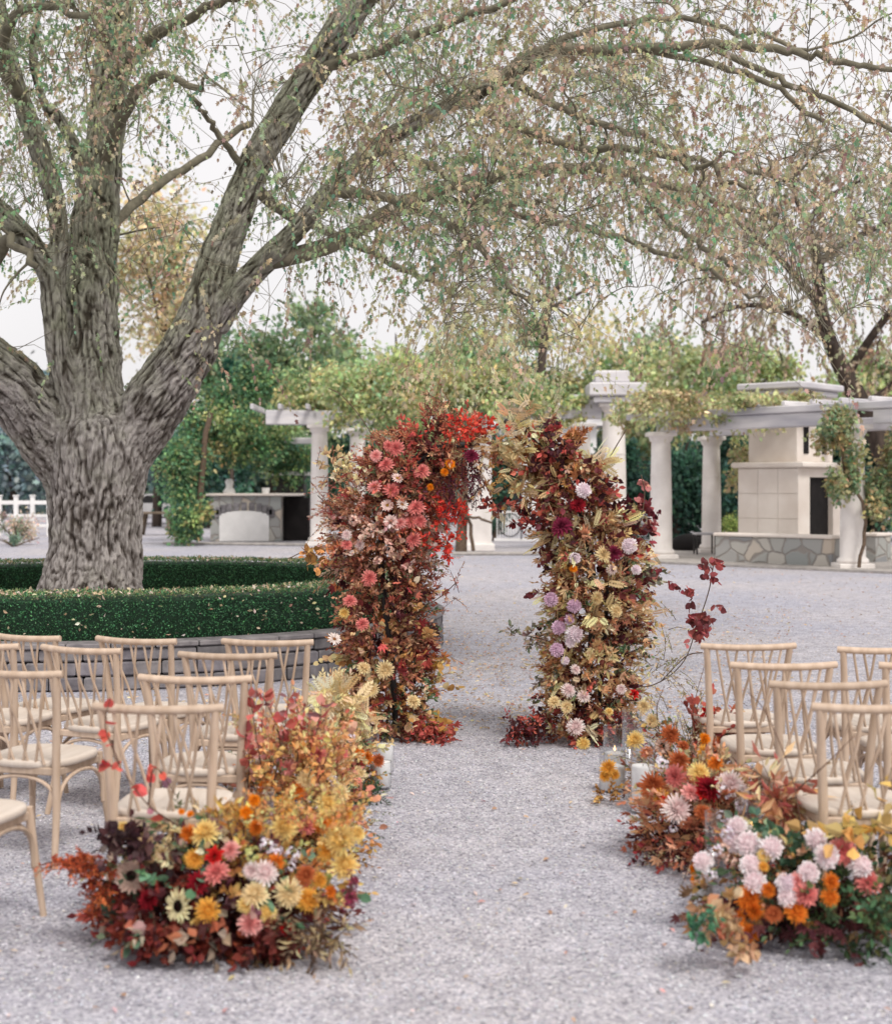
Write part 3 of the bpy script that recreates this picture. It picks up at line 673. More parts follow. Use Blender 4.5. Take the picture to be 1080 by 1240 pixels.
# twig anchors
full = np.zeros(len(nd)); tw_p = []; tw_d = []; tw_L = []
NT = 7600; used_n = {}
x = rng.uniform(-150, 1230, NT*6); y = rng.uniform(-130, 470, NT*6)
keep = rng.random(NT*6) < interp(DENS, rows, x, y)**1.6
x = x[keep][:NT]; y = y[keep][:NT]; D = np.where(x > 220, rng.uniform(10, 19, len(x)), rng.uniform(12.3, 18.2, len(x)))
px = np.stack([(x-540)/FPX*D, D, EYE-(y-HOR)/FPX*D], 1)
for p in px:
    if mnoise.noise(Vector(p*.75))+.5*mnoise.noise(Vector(p*2.1)) < -.16: continue
    dd = np.linalg.norm(nd-p, axis=1); i = int(np.argmin(dd+full*3))
    full[i] += .12
    if dd[i] > 1.1: 
        p = nd[i]+(p-nd[i])/dd[i]*rng.uniform(.4, .9); dd[i] = np.linalg.norm(p-nd[i])
    s_ = nd[i]
    if dd[i] > .06:
        q = np.array([s_, s_+(p-s_)*.5+np.array([0, 0, .12*dd[i]]), p])
        tube(mbb, q, [.0045, .003, .002], sides=3, caps=False, smooth=False)
    d = (p-s_)*np.array([1, 1, .6])/max(dd[i], .1)*.8+np.array([0, 0, -.35])+rng.normal(0, .6, 3)
    tw_p.append(p); tw_d.append(d); tw_L.append(rng.uniform(.2, .6))
o = mbb.build('branches', M_bough, tree)
tw_p = np.array(tw_p); tw_d = np.array(tw_d); tw_L = np.array(tw_L)
mb = MB()
pr = rng.random(len(tw_p)); Xp = tw_p[:, 0]/tw_p[:, 1]*FPX+540; Yp = HOR-(tw_p[:, 2]-EYE)/tw_p[:, 1]*FPX
# colour follows branches: browner to the right and in the low fringe, greener near the limbs
nz3 = np.array([mnoise.noise(Vector(p*.9)) for p in tw_p])
green = (nz3+.25*np.clip((560-Xp)/560, -1, 1)+rng.normal(0, .12, len(nz3))) > .02
pale = (Yp > 330)&(Xp > 430)&(Xp < 800)
PG = [(150, 168, 128, 3), (128, 156, 116, 3), (170, 178, 138, 3), (190, 188, 146, 1.5), (104, 152, 116, 1.2)]
PB = [(186, 168, 138, 3), (170, 150, 126, 3), (202, 186, 150, 3), (176, 152, 136, 2), (140, 116, 100, .8), (166, 170, 128, 2.4)]
PY = [(212, 202, 158, 3), (194, 188, 138, 3), (174, 170, 128, 2), (202, 182, 144, 2)]
for msk, pal in ((green&~pale, PG), (~green&~pale, PB), (pale, PY)):
    sprays(mb, tw_p[msk], tw_d[msk], tw_L[msk], 'smaple', 13, .070, pal, rng, droop=.55, spread=1.0, stem=.0016, stemcol=(140, 122, 108), hang=.8, mix=.45, jit=.2)
o = mb.build('crown', M_crown, tree)

# ================================================================== BACKGROUND
def blob(mb, c, rad, n, size, pal, rng, kind='smaple', clumps=14, cr=.42, hang=.3, jit=.22, low=-.9):
    """leaf mass: clumps of leaves spread through an ellipsoid"""
    c = np.asarray(c, float); rad = np.asarray(rad, float)
    cc = nrm(rng.normal(size=(clumps, 3)))*rng.uniform(.2, 1.0, (clumps, 1)); cc[:, 2] = np.maximum(cc[:, 2], low)
    k = rng.integers(0, clumps, n); tint = np.exp(rng.normal(0, .16, clumps))
    u = nrm(rng.normal(size=(n, 3)))*(rng.random((n, 1))**.55)*cr*rng.uniform(.55, 1.35, clumps)[k][:, None]*rng.choice([1, 1, 1, 1.45], n)[:, None]
    p = c+(cc[k]+u)*rad
    d = u/cr*.8+rng.normal(0, .6, (n, 3)); d[:, 2] -= hang
    col = jitter(pick(pal, clumps, rng, .1)[k]*.5+pick(pal, n, rng, .1)*.5, rng, jit)*tint[k][:, None]*1.5  # leaf colours brightened here in place of distance haze
    ok = p[:, 2] > .03
    inst(mb, LEAF[kind], p[ok], d[ok], (rng.uniform(.6, 1.25, n)*size)[ok], col[ok], rng)
def bgtree(name, label, cat, px, D, base_z, crown, pal, n, size, seed, trunk_r=.2, group=None, lean=0, kind='smaple', clumps=22, cr=.34, bark=None):
    rng = np.random.default_rng(seed); b = np.array([(px-540)/FPX*D, D, base_z])
    t = thing(name, label, cat, b, group=group)
    x, y, rx, ry = crown; c = P(x, y, D); rad = np.array([rx/FPX*D, rx/FPX*D*.8, ry/FPX*D])
    m = MB(); top = c+np.array([0, 0, rad[2]*.4])
    q = catmull([b-np.array([0, 0, .1]), b+(c-b)*.5+np.array([lean, 0, 0]), c, top], 4); tube(m, q, np.linspace(trunk_r, trunk_r*.25, len(q)), sides=10)
    for k in range(9):
        e = c+nrm(rng.normal(size=3))*rad*.75; e[2] = max(e[2], c[2]-rad[2]*.4); s_ = q[rng.integers(5, len(q))]
        tube(m, catmull([s_, (s_+e)/2+np.array([0, 0, .1*rad[2]]), e], 4), np.linspace(trunk_r*.35, .02, 9), sides=6)
    m.build('trunk', bark or M_farbark, t)
    m = MB(); blob(m, c, rad, n, size, pal, rng, kind, clumps, cr); m.build('crown', M_far, t)
    return t
PDK = [(44, 74, 62, 3), (58, 92, 74, 3), (70, 106, 84, 2), (36, 58, 52, 2)]
PGR = [(98, 122, 88, 3), (118, 138, 98, 3), (82, 106, 84, 2), (154, 154, 108, 1.5)]
PYG = [(140, 146, 102, 3), (156, 152, 108, 3), (120, 138, 98, 3), (166, 146, 106, 1)]
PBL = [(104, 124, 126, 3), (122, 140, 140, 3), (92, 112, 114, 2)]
bg_specs = [
 # name, label, px, D, (cx,cy,rx,ry), pal, n, size
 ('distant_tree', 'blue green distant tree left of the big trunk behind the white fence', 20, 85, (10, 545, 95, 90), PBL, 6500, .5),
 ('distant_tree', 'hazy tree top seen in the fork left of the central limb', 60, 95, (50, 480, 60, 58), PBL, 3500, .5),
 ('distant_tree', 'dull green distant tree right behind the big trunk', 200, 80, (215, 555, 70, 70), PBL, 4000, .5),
 ('yellow_birch', 'tall yellowing tree seen between the central and right limbs', 190, 62, (200, 355, 95, 150), [(172, 156, 118, 3), (160, 150, 112, 3), (140, 142, 104, 3), (176, 154, 124, 2)], 6500, .27),
 ('leafy_tree', 'broad green tree behind the left pergola columns', 330, 62, (335, 470, 105, 95), PGR, 11000, .34),
 ('leafy_tree', 'pale green tree behind the middle of the pergola', 480, 66, (480, 458, 112, 92), [(128, 146, 104, 3), (150, 160, 112, 3), (108, 136, 96, 2), (164, 158, 106, 1)], 12000, .32),
 ('leafy_tree', 'yellow green tree rising above the arch opening', 610, 68, (615, 468, 112, 94), PYG+[(96, 136, 94, 3)], 12000, .32),
 ('leafy_tree', 'olive tree right of the arch behind the tall column', 745, 66, (755, 482, 104, 88), PYG+[(110, 134, 100, 3)], 10000, .32),
 ('leafy_tree', 'green tree above the pergola beam left of the chimney', 870, 62, (880, 472, 108, 76), [(140, 148, 100, 3), (164, 156, 108, 2), (112, 134, 92, 2)], 9000, .3),
 ('leafy_tree', 'yellow green tree behind the chimney at the right edge', 1050, 60, (1060, 488, 100, 88), PYG+[(116, 142, 88, 2)], 10000, .3),
 ('dark_evergreen', 'dark blue green evergreen behind the two pale right columns', 815, 47, (825, 585, 78, 75), PDK, 12000, .22),
 ('dark_evergreen', 'dark evergreen between rear column and fireplace', 900, 48, (905, 590, 60, 78), PDK, 9000, .22),
 ('dark_evergreen', 'green evergreen behind the right end column', 1060, 46, (1065, 575, 70, 75), PDK+[(86, 122, 92, 2)], 9000, .22),
 ('dark_evergreen', 'dark evergreen right behind the arch right pillar', 745, 49, (742, 590, 42, 78), PDK, 6000, .22),
 ('dark_evergreen', 'dark green tree behind the left pergola kitchen', 400, 58, (415, 580, 75, 60), PDK+[(96, 110, 70, 2)], 9000, .26),
 ('dark_evergreen', 'dark shrubby tree left of the stone kitchen counter', 250, 60, (240, 575, 60, 70), PDK, 7000, .26),
 ('dark_evergreen', 'narrow dark cypress beside the gate opening', 605, 52, (606, 590, 22, 70), PDK, 4000, .2),
]
for i, (nm, lb, px_, D_, cr_, pal_, n_, s_) in enumerate(bg_specs):
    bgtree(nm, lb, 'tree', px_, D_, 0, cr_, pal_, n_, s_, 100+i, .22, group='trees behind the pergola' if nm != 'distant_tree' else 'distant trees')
# small conifer top dark
t = bgtree('round_conifer', 'small dark clipped conifer top above the kitchen arbour', 'tree', 281, 58, 0, (281, 455, 13, 24), [(38, 78, 62), (30, 64, 52)], 1800, .16, 140, .1)
# leaning tree right with dark trunk
def leaning():
    D = 41.0; rng = np.random.default_rng(77); b = P(1100, Dg(0) if 0 else 605+0, D)*[1, 1, 0]
    t = thing('leaning_tree', 'tree with dark leaning trunk and brown leaves behind the fireplace', 'tree', b)
    m = MB()
    L = [(1110, 662, 16), (1085, 590, 14), (1062, 530, 13), (1042, 490, 12), (1024, 455, 11), (1006, 418, 9), (993, 370, 8), (990, 320, 7), (975, 270, 5)]
    q = catmull([list(P(a, c_, D))+[r/FPX*D] for a, c_, r in L], 5); q[0][2] = -.1; tube(m, q[:, :3], q[:, 3], 10)
    subs = [[(1024, 455, 6), (1060, 400, 5), (1100, 350, 4)], [(993, 370, 6), (940, 310, 4), (880, 262, 3), (820, 240, 2)], [(990, 320, 5), (1030, 290, 4), (1100, 260, 3)],
            [(940, 310, 4), (925, 270, 3), (880, 250, 2), (845, 300, 1.5)], [(975, 270, 4), (960, 220, 3), (985, 170, 2)], [(975, 275, 4), (1000, 240, 3), (1050, 215, 2)],
            [(1006, 418, 5), (960, 380, 4), (900, 370, 3), (850, 390, 2)], [(1042, 490, 5), (1075, 470, 4), (1120, 420, 3)]]
    ends = []
    for s_ in subs:
        q = catmull([list(P(a, c_, D+rng.uniform(-1, 1)))+[r/FPX*D] for a, c_, r in s_], 5); tube(m, q[:, :3], q[:, 3], 7)
        ends += list(q[4:, :3])
    m.build('trunk', M_farbark, t)
    m = MB(); pal = [(164, 142, 120, 3), (150, 126, 106, 3), (178, 162, 128, 2), (132, 140, 102, 1.5), (190, 176, 150, 1)]
    K = 620; x = rng.normal(0, 1, K); p = np.array(ends)[rng.integers(0, len(ends), K)]+rng.normal(0, 1.15, (K, 3))*[1, 1.1, .8]
    d = rng.normal(0, .5, (K, 3)); d[:, 2] -= .8
    sprays(m, p, d, rng.uniform(.4, 1.3, K), 'smaple', 14, .20, pal, rng, droop=.3, stem=.008, stemcol=(96, 80, 70), hang=.4)
    m.build('crown', M_far, t)
leaning()
# bare small tree top seen in the sky gap
rng = np.random.default_rng(9)
t = thing('bare_tree', 'bare grey forked tree top against the sky behind the arch', 'tree', P(660, 590, 60)*[1, 1, 0]); m = MB()
q = catmull([list(P(658, 590, 60)*[1, 1, 0]), P(655, 470, 60), P(660, 400, 60), P(668, 355, 60)], 5); tube(m, q, np.linspace(.25, .12, len(q)), 8)
for e in ((640, 320), (700, 318), (690, 290), (655, 290), (620, 345), (720, 345)):
    tube(m, catmull([P(664, 375, 60), P((664+e[0])/2+rng.uniform(-6, 6), (370+e[1])/2, 60), P(e[0], e[1], 60)], 5), np.linspace(.13, .04, 11), 6)
m.build('trunk', M_farbark, t)

# ---- pergola right (columns, beam), fireplace, low wall
def column(m, x, y, z1, r=.26, base=True, z0=0.0):
    h = z1-z0
    prof = [(r*1.12, .14), (r*1.25, .17), (r*1.22, .22), (r*1.0, .27), (r*.98, .9), (r*.96, h*.5), (r*.86, h-.30), (r*.84, h-.24), (r*1.0, h-.2), (r*1.08, h-.14), (r*1.12, h-.10)]
    lathe(m, (x, y, z0), prof, 24)
    for zz in (.34, .66):
        lathe(m, (x, y, z0+h*zz), [(r*.975, 0), (r*.955, .012)], 24)
def column_ends(o, x, y, z0, z1, r):
    m = MB(); box(m, (x, y, z0+.07), (r*2.7, r*2.7, .14), bev=.015); m.build('base', M_column, o)
    m = MB(); box(m, (x, y, z1-.05), (r*2.5, r*2.5, .10), bev=.012); m.build('capital', M_column, o)
def col_at(parent, px, pbase, ztop, r=.26, z0=0):
    D = Dg(pbase, z0); x = (px-540)/FPX*D; m = MB(); column(m, x, D, ztop, r, z0=z0); o = m.build('column', M_column, parent); column_ends(o, x, D, z0, ztop, r); return o, x, D
def beam(m, a, b, z, h, w, mat=0, ext=0):
    a = np.array(a, float); b = np.array(b, float); d = b-a; L = np.linalg.norm(d); u = d/L; a = a-u*ext; b = b+u*ext; L += 2*ext
    c = (a+b)/2; box(m, (c[0], c[1], z+h/2), (L, w, h), math.atan2(d[1], d[0]), bev=.02)

pr_ = thing('pergola', 'weathered white pergola on round columns in front of the fireplace', 'pergola', (9.5, 32, 0))
cols = []
for px_, pb_ in ((800, 678), (1032, 690)):
    o, x, y = col_at(pr_, px_, pb_, 3.02, .265); cols.append((x, y))
(xa, ya), (xb, yb) = cols
dirx = np.array([xb-xa, yb-ya]); u = dirx/np.linalg.norm(dirx); nrm2 = np.array([-u[1], u[0]])
rear = []
for px_, pb_ in ((861, 671),):
    o, x, y = col_at(pr_, px_, pb_, 3.02, .25); rear.append((x, y))
o, x, y = col_at(pr_, 1150, 678, 3.02, .25)
m = MB(); beam(m, (xa, ya), (xb, yb), 3.02, .30, .34, ext=0); beam(m, np.array([xa, ya])-u*.9, np.array([xb, yb])+u*6, 3.02+.302, .16, .46)
m.build('beam', M_beam, pr_)
m = MB(); beam(m, np.array([xb, yb])+u*.6, np.array([xb, yb])+u*6, 3.02, .30, .34); m.build('beam', M_beam, pr_)
m = MB(); ra = np.array([xa, ya])+nrm2*3.0; rb = np.array([xb, yb])+nrm2*3.0
beam(m, ra-u*.9, rb+u*5, 3.02, .30, .3); m.build('beam', M_beam, pr_)
for k in range(17):
    p = np.array([xa, ya])+u*(-.7+k*.72); m = MB(); beam(m, p-nrm2*.16, p+nrm2*3.4, 3.484, .11, .08)
    m.build('rafter', M_beam, pr_)

# fireplace
Df = 33.8; fx = (958-540)/FPX*Df; ft = thing('outdoor_fireplace', 'tall pale limestone outdoor fireplace with soot black firebox', 'fireplace', (fx, Df, 0))
rz = R(-42)
def loc(dx, dy): return (fx+dx*math.cos(rz)-dy*math.sin(rz), Df+dx*math.sin(rz)+dy*math.cos(rz))
def fb(name, dx, dy, z0, sx, sy, sz, mat, bev=.015, parent=ft):
    m = MB(); x, y = loc(dx, dy); box(m, (x, y, z0+sz/2), (sx, sy, sz), rz, bev=bev); return m.build(name, mat, parent)
# depth along local y: firebox opening faces local +x
fb('plinth', 0, 0, 0, 1.75, 2.4, .42, M_cut)
fb('side_panel', 0, -.85, .42, 1.55, .55, 1.75, M_cut)
fb('side_panel', 0, .85, .42, 1.55, .55, 1.75, M_cut)
fb('firebox', .05, 0, .42, 1.2, 1.14, 1.53, M_black)
fb('lintel', .35, 0, 1.95, .8, 1.16, .22, M_cut)
fb('mantel', .03, 0, 2.172, 1.85, 2.5, .13, M_cut, .03)
ob = fb('chimney_breast', -.02, 0, 2.304, 1.25, 1.75, 1.55, M_cut)
fb('chimney_cap', -.02, 0, 3.856, 1.45, 1.95, .14, M_beam, .03); fb('chimney_cap', -.02, 0, 3.998, 1.65, 2.15, .16, M_beam, .03)
# joints on the side panel as slim proud courses
for z in (.42, 1.0, 1.58):
    m = MB()
    for k in range(3):
        x, y = loc(-.51+k*.52, -1.135); box(m, (x, y, z+.28), (.512, .03, .57), rz, bev=.006)
    m.build('facing_block', M_cut, ft)
# black plates on the chimney breast stand in for shaded slots
for dx in (-.35,):
    pass
for dy in (-.45, .45):
    fb('slot_shade_plate', .612, dy, 2.5, .03, .22, .7, M_black, .004)

# low fieldstone wall with pale cap
def stonewall(label, pts, h, w, capm=M_cut, name='low_stone_wall'):
    t = thing(name, label, 'stone wall', (pts[0][0], pts[0][1], 0)); m = MB(); m2 = MB()
    for a, b in zip(pts[:-1], pts[1:]):
        beam(m, a, b, 0, h, w); beam(m2, a, b, h+.002, .075, w+.09, ext=.03)
    m.build('wall', M_field, t); m2.build('cap', capm, t); return t
def gp(px, py, z=0): D = Dg(py, z); return ((px-540)/FPX*D, D)
stonewall('low fieldstone seat wall with pale cap in front of the fireplace', [gp(872, 682), gp(1012, 688)], .62, .42)
stonewall('short low fieldstone wall right of the end column', [gp(1050, 683), gp(1068, 682)], .62, .42)
# little metal bench left of the wall
t = thing('garden_bench', 'small dark metal framed bench beside the fieldstone wall', 'bench', (*gp(855, 672), 0)); D = Dg(674); x0 = gp(842, 674)[0]; x1 = gp(868, 674)[0]
m = MB(); box(m, ((x0+x1)/2, D+.25, .56), (x1-x0, .5, .05), bev=.01); m.build('seat', M_beam, t)
for xx in (x0+.04, x1-.04):
    for yy in (.03, .47):
        m = MB(); tube(m, [(xx, D+yy, 0), (xx, D+yy, .535)], .022, 8); m.build('leg', M_iron, t)
t = thing('covered_grill', 'low black covered heap between the two pale columns', 'grill', (*gp(832, 666), 0))
m = MB(); c = gp(833, 668); lathe(m, (c[0], c[1], 0), [(.50, .02), (.56, .12), (.50, .28), (.30, .42), (.05, .48)], 16); m.build('cover', M_black, t)
m = MB(); tube(m, [(c[0]+.2, c[1]-.1, .40), (c[0]+.75, c[1]-.2, .52)], .05, 8); m.build('handle', M_black, t)
# terrace slab for the pergola
m = MB(); pts = [gp(762, 681), gp(1100, 696), (16, 40), (4, 42)]
vv = np.array([[p[0], p[1], z] for z in (.004, .05) for p in pts]); m.add(vv, [(4, 5, 6, 7), (0, 1, 5, 4), (1, 2, 6, 5), (2, 3, 7, 6), (3, 0, 4, 7)])
tag(m.build('terrace', M_kerb), kind='structure')
# vines
def vine(name, label, stems, masses, pal, n, size, seed, loc_, kind='smaple', clumps=16):
    rng = np.random.default_rng(seed); t = thing(name, label, 'vine', loc_); m = MB()
    for s_ in stems:
        q = catmull([list(P(a, b, d))+[r] for a, b, d, r in s_], 5); q[:, :3] += rng.normal(0, .02, (len(q), 3)); tube(m, q[:, :3], q[:, 3], 7)
    if stems: m.build('stem', M_stem, t)
    m = MB()
    for (x, y, D, rx, ry, w) in masses:
        blob(m, P(x, y, D), (rx/FPX*D, max(rx/FPX*D*.6, .5), ry/FPX*D), int(n*w), size, pal, rng, kind, clumps, .4, hang=.5)
    m.build('foliage', M_far, t); return t
vine('climbing_vine', 'green and russet vine hanging over the right end column', [[(1040, 688, 29, .04), (1048, 620, 29.1, .035), (1020, 560, 29.1, .03), (1035, 500, 29.1, .03)]],
     [(1012, 515, 29.0, 26, 36, 1), (1030, 560, 29.1, 14, 40, .45), (1064, 600, 29.4, 22, 42, .8), (1014, 590, 28.9, 9, 26, .25), (1078, 560, 29.6, 20, 50, .4)],
     [(120, 126, 84, 3), (92, 118, 88, 3), (150, 132, 88, 2), (146, 108, 80, 1)], 2600, .11, 31, (8.4, 29, 0))
vine('climbing_vine', 'yellow green vine trailing over the right pergola beam', [], [(850, 490, 32.2, 70, 20, .9), (930, 486, 31.5, 60, 14, .6), (860, 505, 33, 90, 26, .8), (790, 495, 34, 50, 26, .8), (900, 560, 36, 24, 34, .4), (765, 505, 35, 26, 16, .3), (950, 492, 33, 45, 12, .5)],
     [(146, 144, 100, 3), (158, 142, 104, 3), (122, 136, 92, 3), (146, 126, 98, 1)], 2000, .13, 32, (6, 33, 3.0))

# ---- middle pergola: tall column and entry
pm = thing('pergola', 'tall vine covered middle pergola behind the floral arch', 'pergola', (0, 38, 0))
ztop = 3.6
for px_, pb_, zt in ((743, 668, 3.95), (576, 667, 3.55), (702, 664, 3.5)):
    D = Dg(pb_)
    m = MB()
    if px_ == 576: box(m, ((px_-540)/FPX*D, D, zt/2), (.84, .6, zt), bev=.02); box(m, ((px_-540)/FPX*D, D, .1), (1.0, .76, .2), bev=.02)
    else: column(m, (px_-540)/FPX*D, D, zt, .34)
    o = m.build('column', M_column, pm)
    if px_ != 576: column_ends(o, (px_-540)/FPX*D, D, 0, zt, .34)
Dm = Dg(668); m = MB(); beam(m, ((560-540)/FPX*Dm, Dm+.1), ((728-540)/FPX*Dm, Dm+.1), 3.55, .5, .45); m.build('beam', M_beam, pm)
m = MB(); xx = (745-540)/FPX*Dm; box(m, (xx, Dm, 4.03), (1.25, 1.1, .16), bev=.02); box(m, (xx, Dm, 4.30), (1.5, 1.3, .36), bev=.04); box(m, (xx-.1, Dm+.2, 4.66), (.9, .8, .34), bev=.04); m.build('capital', M_beam, pm)
m = MB(); beam(m, (xx+.8, Dm-.2), (xx+2.2, Dm-2), 3.55, .45, .4); m.build('beam', M_beam, pm)
vine('climbing_vine', 'thick leafy vine with bare grey stem over the middle pergola',
     [[(558, 668, 37.0, .16), (560, 620, 37.0, .12), (562, 580, 37.0, .09), (556, 530, 37, .07)], [(574, 668, 36.8, .05), (566, 620, 36.9, .045), (562, 590, 37, .04)], [(560, 625, 36.8, .04), (580, 628, 36.7, .035), (596, 633, 36.8, .03)], [(563, 610, 36.8, .04), (578, 595, 36.8, .03), (584, 560, 36.8, .03)]],
     [(480, 470, 40, 75, 45, 1.2), (560, 480, 38, 55, 40, 1), (620, 478, 38, 60, 40, 1), (680, 490, 38, 40, 20, .7), (440, 480, 40, 60, 40, 1), (500, 530, 41, 60, 40, .8), (390, 470, 42, 50, 30, .8)],
     [(140, 148, 102, 3), (166, 160, 108, 3), (104, 134, 92, 3), (176, 148, 104, 1)], 3400, .15, 33, (.5, 37, 0), clumps=26)

# ---- left pergola + kitchen
pl = thing('pergola', 'pale pergola on slim columns over the stone kitchen counter', 'pergola', (-4, 44, 0))
Dl = Dg(660)
colsL = []
for px_, pb_, zt in ((387, 661, 3.55), (433, 657, 3.55)):
    o, x, y = col_at(pl, px_, pb_, zt, .27); colsL.append((x, y))
(xa, ya), (xb, yb) = colsL
m = MB(); beam(m, ((322-540)/FPX*ya, ya), (xb+.6, yb-2), 3.555, .42, .4); m.build('beam', M_beam, pl)
m = MB(); beam(m, ((318-540)/FPX*(ya+4), ya+4), (xa-.2, ya+3.6), 3.1, .2, .3); m.build('beam', M_beam, pl)
for k in range(6):
    m = MB(); x = xa-1.9+k*.8; beam(m, (x, ya-.6), (x, ya+4.4), 3.98, .16, .1); m.build('rafter', M_beam, pl)
kt = thing('kitchen_counter', 'grey stone outdoor kitchen counter with pale arched panel', 'counter', (-5, Dl, 0))
Dk = Dg(656); x0 = (255-540)/FPX*Dk; x1 = (340-540)/FPX*Dk; x2 = (372-540)/FPX*(Dk+1.2)
m = MB(); box(m, ((x0+x1)/2, Dk+.6, .72), (x1-x0, 1.2, 1.44), bev=.02); m.build('body', M_field, kt)
m = MB(); box(m, (x1+.42, Dk+1.2, .69), (.8, 1.1, 1.38), bev=.01); m.build('side_cabinet', M_black, kt)
m = MB(); box(m, ((x0+x1)/2+.25, Dk+.62, 1.485), (x1-x0+.75, 1.5, .08), bev=.02); m.build('worktop', M_cut, kt)
w = (326-266)/FPX*Dk/2; cx_ = (296-540)/FPX*Dk; arch = [(-w, .0), (w, .0), (w, .80)]+[(w*math.cos(t), .80+.16*math.sin(t)) for t in np.linspace(0.2, PI-.2, 9)]+[(-w, .80)]
m = MB(); fr = np.array([(cx_+a, Dk-.04, b+.02) for a, b in arch]); bk = fr+[0, .03, 0]; n = len(arch)
m.add(np.vstack([fr, bk]), [tuple(range(n))]); m.add(np.vstack([fr, bk]), [(k, (k+1) % n, n+(k+1) % n, n+k) for k in range(n)]); m.build('arched_panel', M_white, kt)
m = MB()
for t in np.linspace(.15, PI-.15, 11):
    m_c = (cx_+(w+.1)*math.cos(t), Dk-.03, .86+.26*math.sin(t)); sh = .8+.3*((t*7) % 1); box(m, m_c, (.17, .06, .26), 0, (sh, sh, sh), bev=.015)
m.build('arch_stones', M_wallstone, kt)
# things on/behind the counter
def small(name, label, cat, px_, pb_, D, parts, group=None):
    b = P(px_, pb_, D); t = thing(name, label, cat, b, group=group)
    for pn, fn, mt in parts:
        m = MB(); fn(m, b); m.build(pn, mt, t)
    return t
small('white_vase', 'small white ornament standing on the kitchen counter', 'ornament', 278, 599, Dk+.4, [('body', lambda m, b: lathe(m, b, [(.16, 0), (.2, .1), (.1, .25), (.14, .42), (.08, .5)], 14), M_white)])
small('stone_cup', 'small pale pot on the counter beside the white ornament', 'pot', 322, 599, Dk+.4, [('body', lambda m, b: lathe(m, b, [(.10, 0), (.13, .2), (.13, .22)], 14), M_white)])
gx = P(352, 656, Dk+1.6)
t = thing('grill_station', 'dark grill station with pale hood beside the left column', 'grill', (gx[0], gx[1], 0))
m = MB(); box(m, (gx[0], gx[1]+.3, 1.05), (.9, .9, 2.1), bev=.02); m.build('body', M_iron, t)
m = MB(); box(m, (gx[0], gx[1]+.2, 2.17), (1.25, 1.1, .13), bev=.03); m.build('hood', M_white, t)
# small wooden table and white cars beyond
Db = Dg(648); t = thing('wooden_table', 'weathered wooden picnic table beside the leafy vine', 'table', (*gp(192, 648), 0)); cx_ = gp(190, 648)[0]
m = MB(); box(m, (cx_, Db, .80), (1.5, .9, .07), bev=.01); m.build('tabletop', M_dwood, t)
for sx in (-.5, .5):
    for sy in (-.3, .3):
        m = MB(); tube(m, [(cx_+sx*1.1, Db+sy*1.1, 0), (cx_+sx*.8, Db+sy*.8, .765)], .06, 6); m.build('leg', M_dwood, t)
# vine tree on kitchen left
vine('climbing_vine', 'dense dark green leafy vine mound left of the kitchen counter', [[(240, 656, 42, .12), (242, 620, 42, .1), (246, 560, 42.2, .09), (255, 500, 42.3, .08)]],
     [(255, 515, 44.5, 68, 46, 1.4), (312, 535, 45.0, 48, 34, .9), (220, 580, 42, 38, 45, .8), (228, 630, 41.6, 26, 24, .6), (350, 560, 46, 30, 30, .5), (300, 470, 45, 50, 40, 1.0)],
     [(70, 104, 72, 3), (84, 118, 78, 4), (58, 88, 66, 3), (128, 136, 76, 1.6), (160, 138, 82, .8)], 3600, .15, 34, (-7.3, 42, 0), clumps=24)
# white fence far left
Dw = 50.0; ft_ = thing('white_rail_fence', 'white painted post and rail fence left of the big trunk', 'fence', (P(-20, 600, Dw)[0], Dw, 0))
xL = P(-60, 0, Dw)[0]; xR = P(160, 0, Dw)[0]
m = MB()
for z, h in ((1.18, .14), (.72, .10), (.36, .10)): box(m, ((xL+xR)/2, Dw, z), (xR-xL, .05, h), bev=.01)
m.build('rail', M_white, ft_)
for k in range(12):
    x = xL+k*(xR-xL)/11; m = MB(); box(m, (x, Dw, .70), (.14, .14, 1.40), bev=.01); box(m, (x, Dw, 1.425), (.19, .19, .045), bev=.01); m.build('post', M_white, ft_)
# rose bush
rng = np.random.default_rng(40)
def bush(name, label, px_, pb_, rx, h, pal, n, size, seed, cat='shrub'):
    rng = np.random.default_rng(seed); D = Dg(pb_); b = np.array([(px_-540)/FPX*D, D, 0]); t = thing(name, label, cat, b)
    m = MB(); blob(m, b+[0, 0, h/2], (rx/FPX*D, rx/FPX*D, h/2), n, size, pal, rng, 'simple', 10, .45); m.build('foliage', M_far, t)
    m = MB()
    for k in range(7): a = rng.normal(0, .3, 2); tube(m, [b, b+[a[0]*.5, a[1]*.5, h*.35], b+[a[0], a[1], h*.6]], [.025, .02, .01], 5)
    m.build('stem', M_stem, t); return t
bush('garden_shrub', 'loose pinkish green rose bush in front of the white fence', 22, 660, 22, 1.1, [(118, 128, 108, 3), (96, 112, 92, 2), (190, 160, 150, 1)], 1400, .10, 41)
bush('garden_shrub', 'tiny grey green plant on gravel left of the trunk', 17, 662, 8, .4, [(96, 116, 100)], 300, .08, 42)
bush('garden_shrub', 'rounded yellow green shrub between rear column and fireplace', 888, 656, 24, .95, [(110, 128, 62, 2), (140, 148, 74, 2), (84, 104, 54, 1)], 1600, .08, 43)
bush('garden_shrub', 'dark clipped shrub beyond the white gate', 597, 655, 9, .7, [(40, 60, 50)], 700, .08, 44)
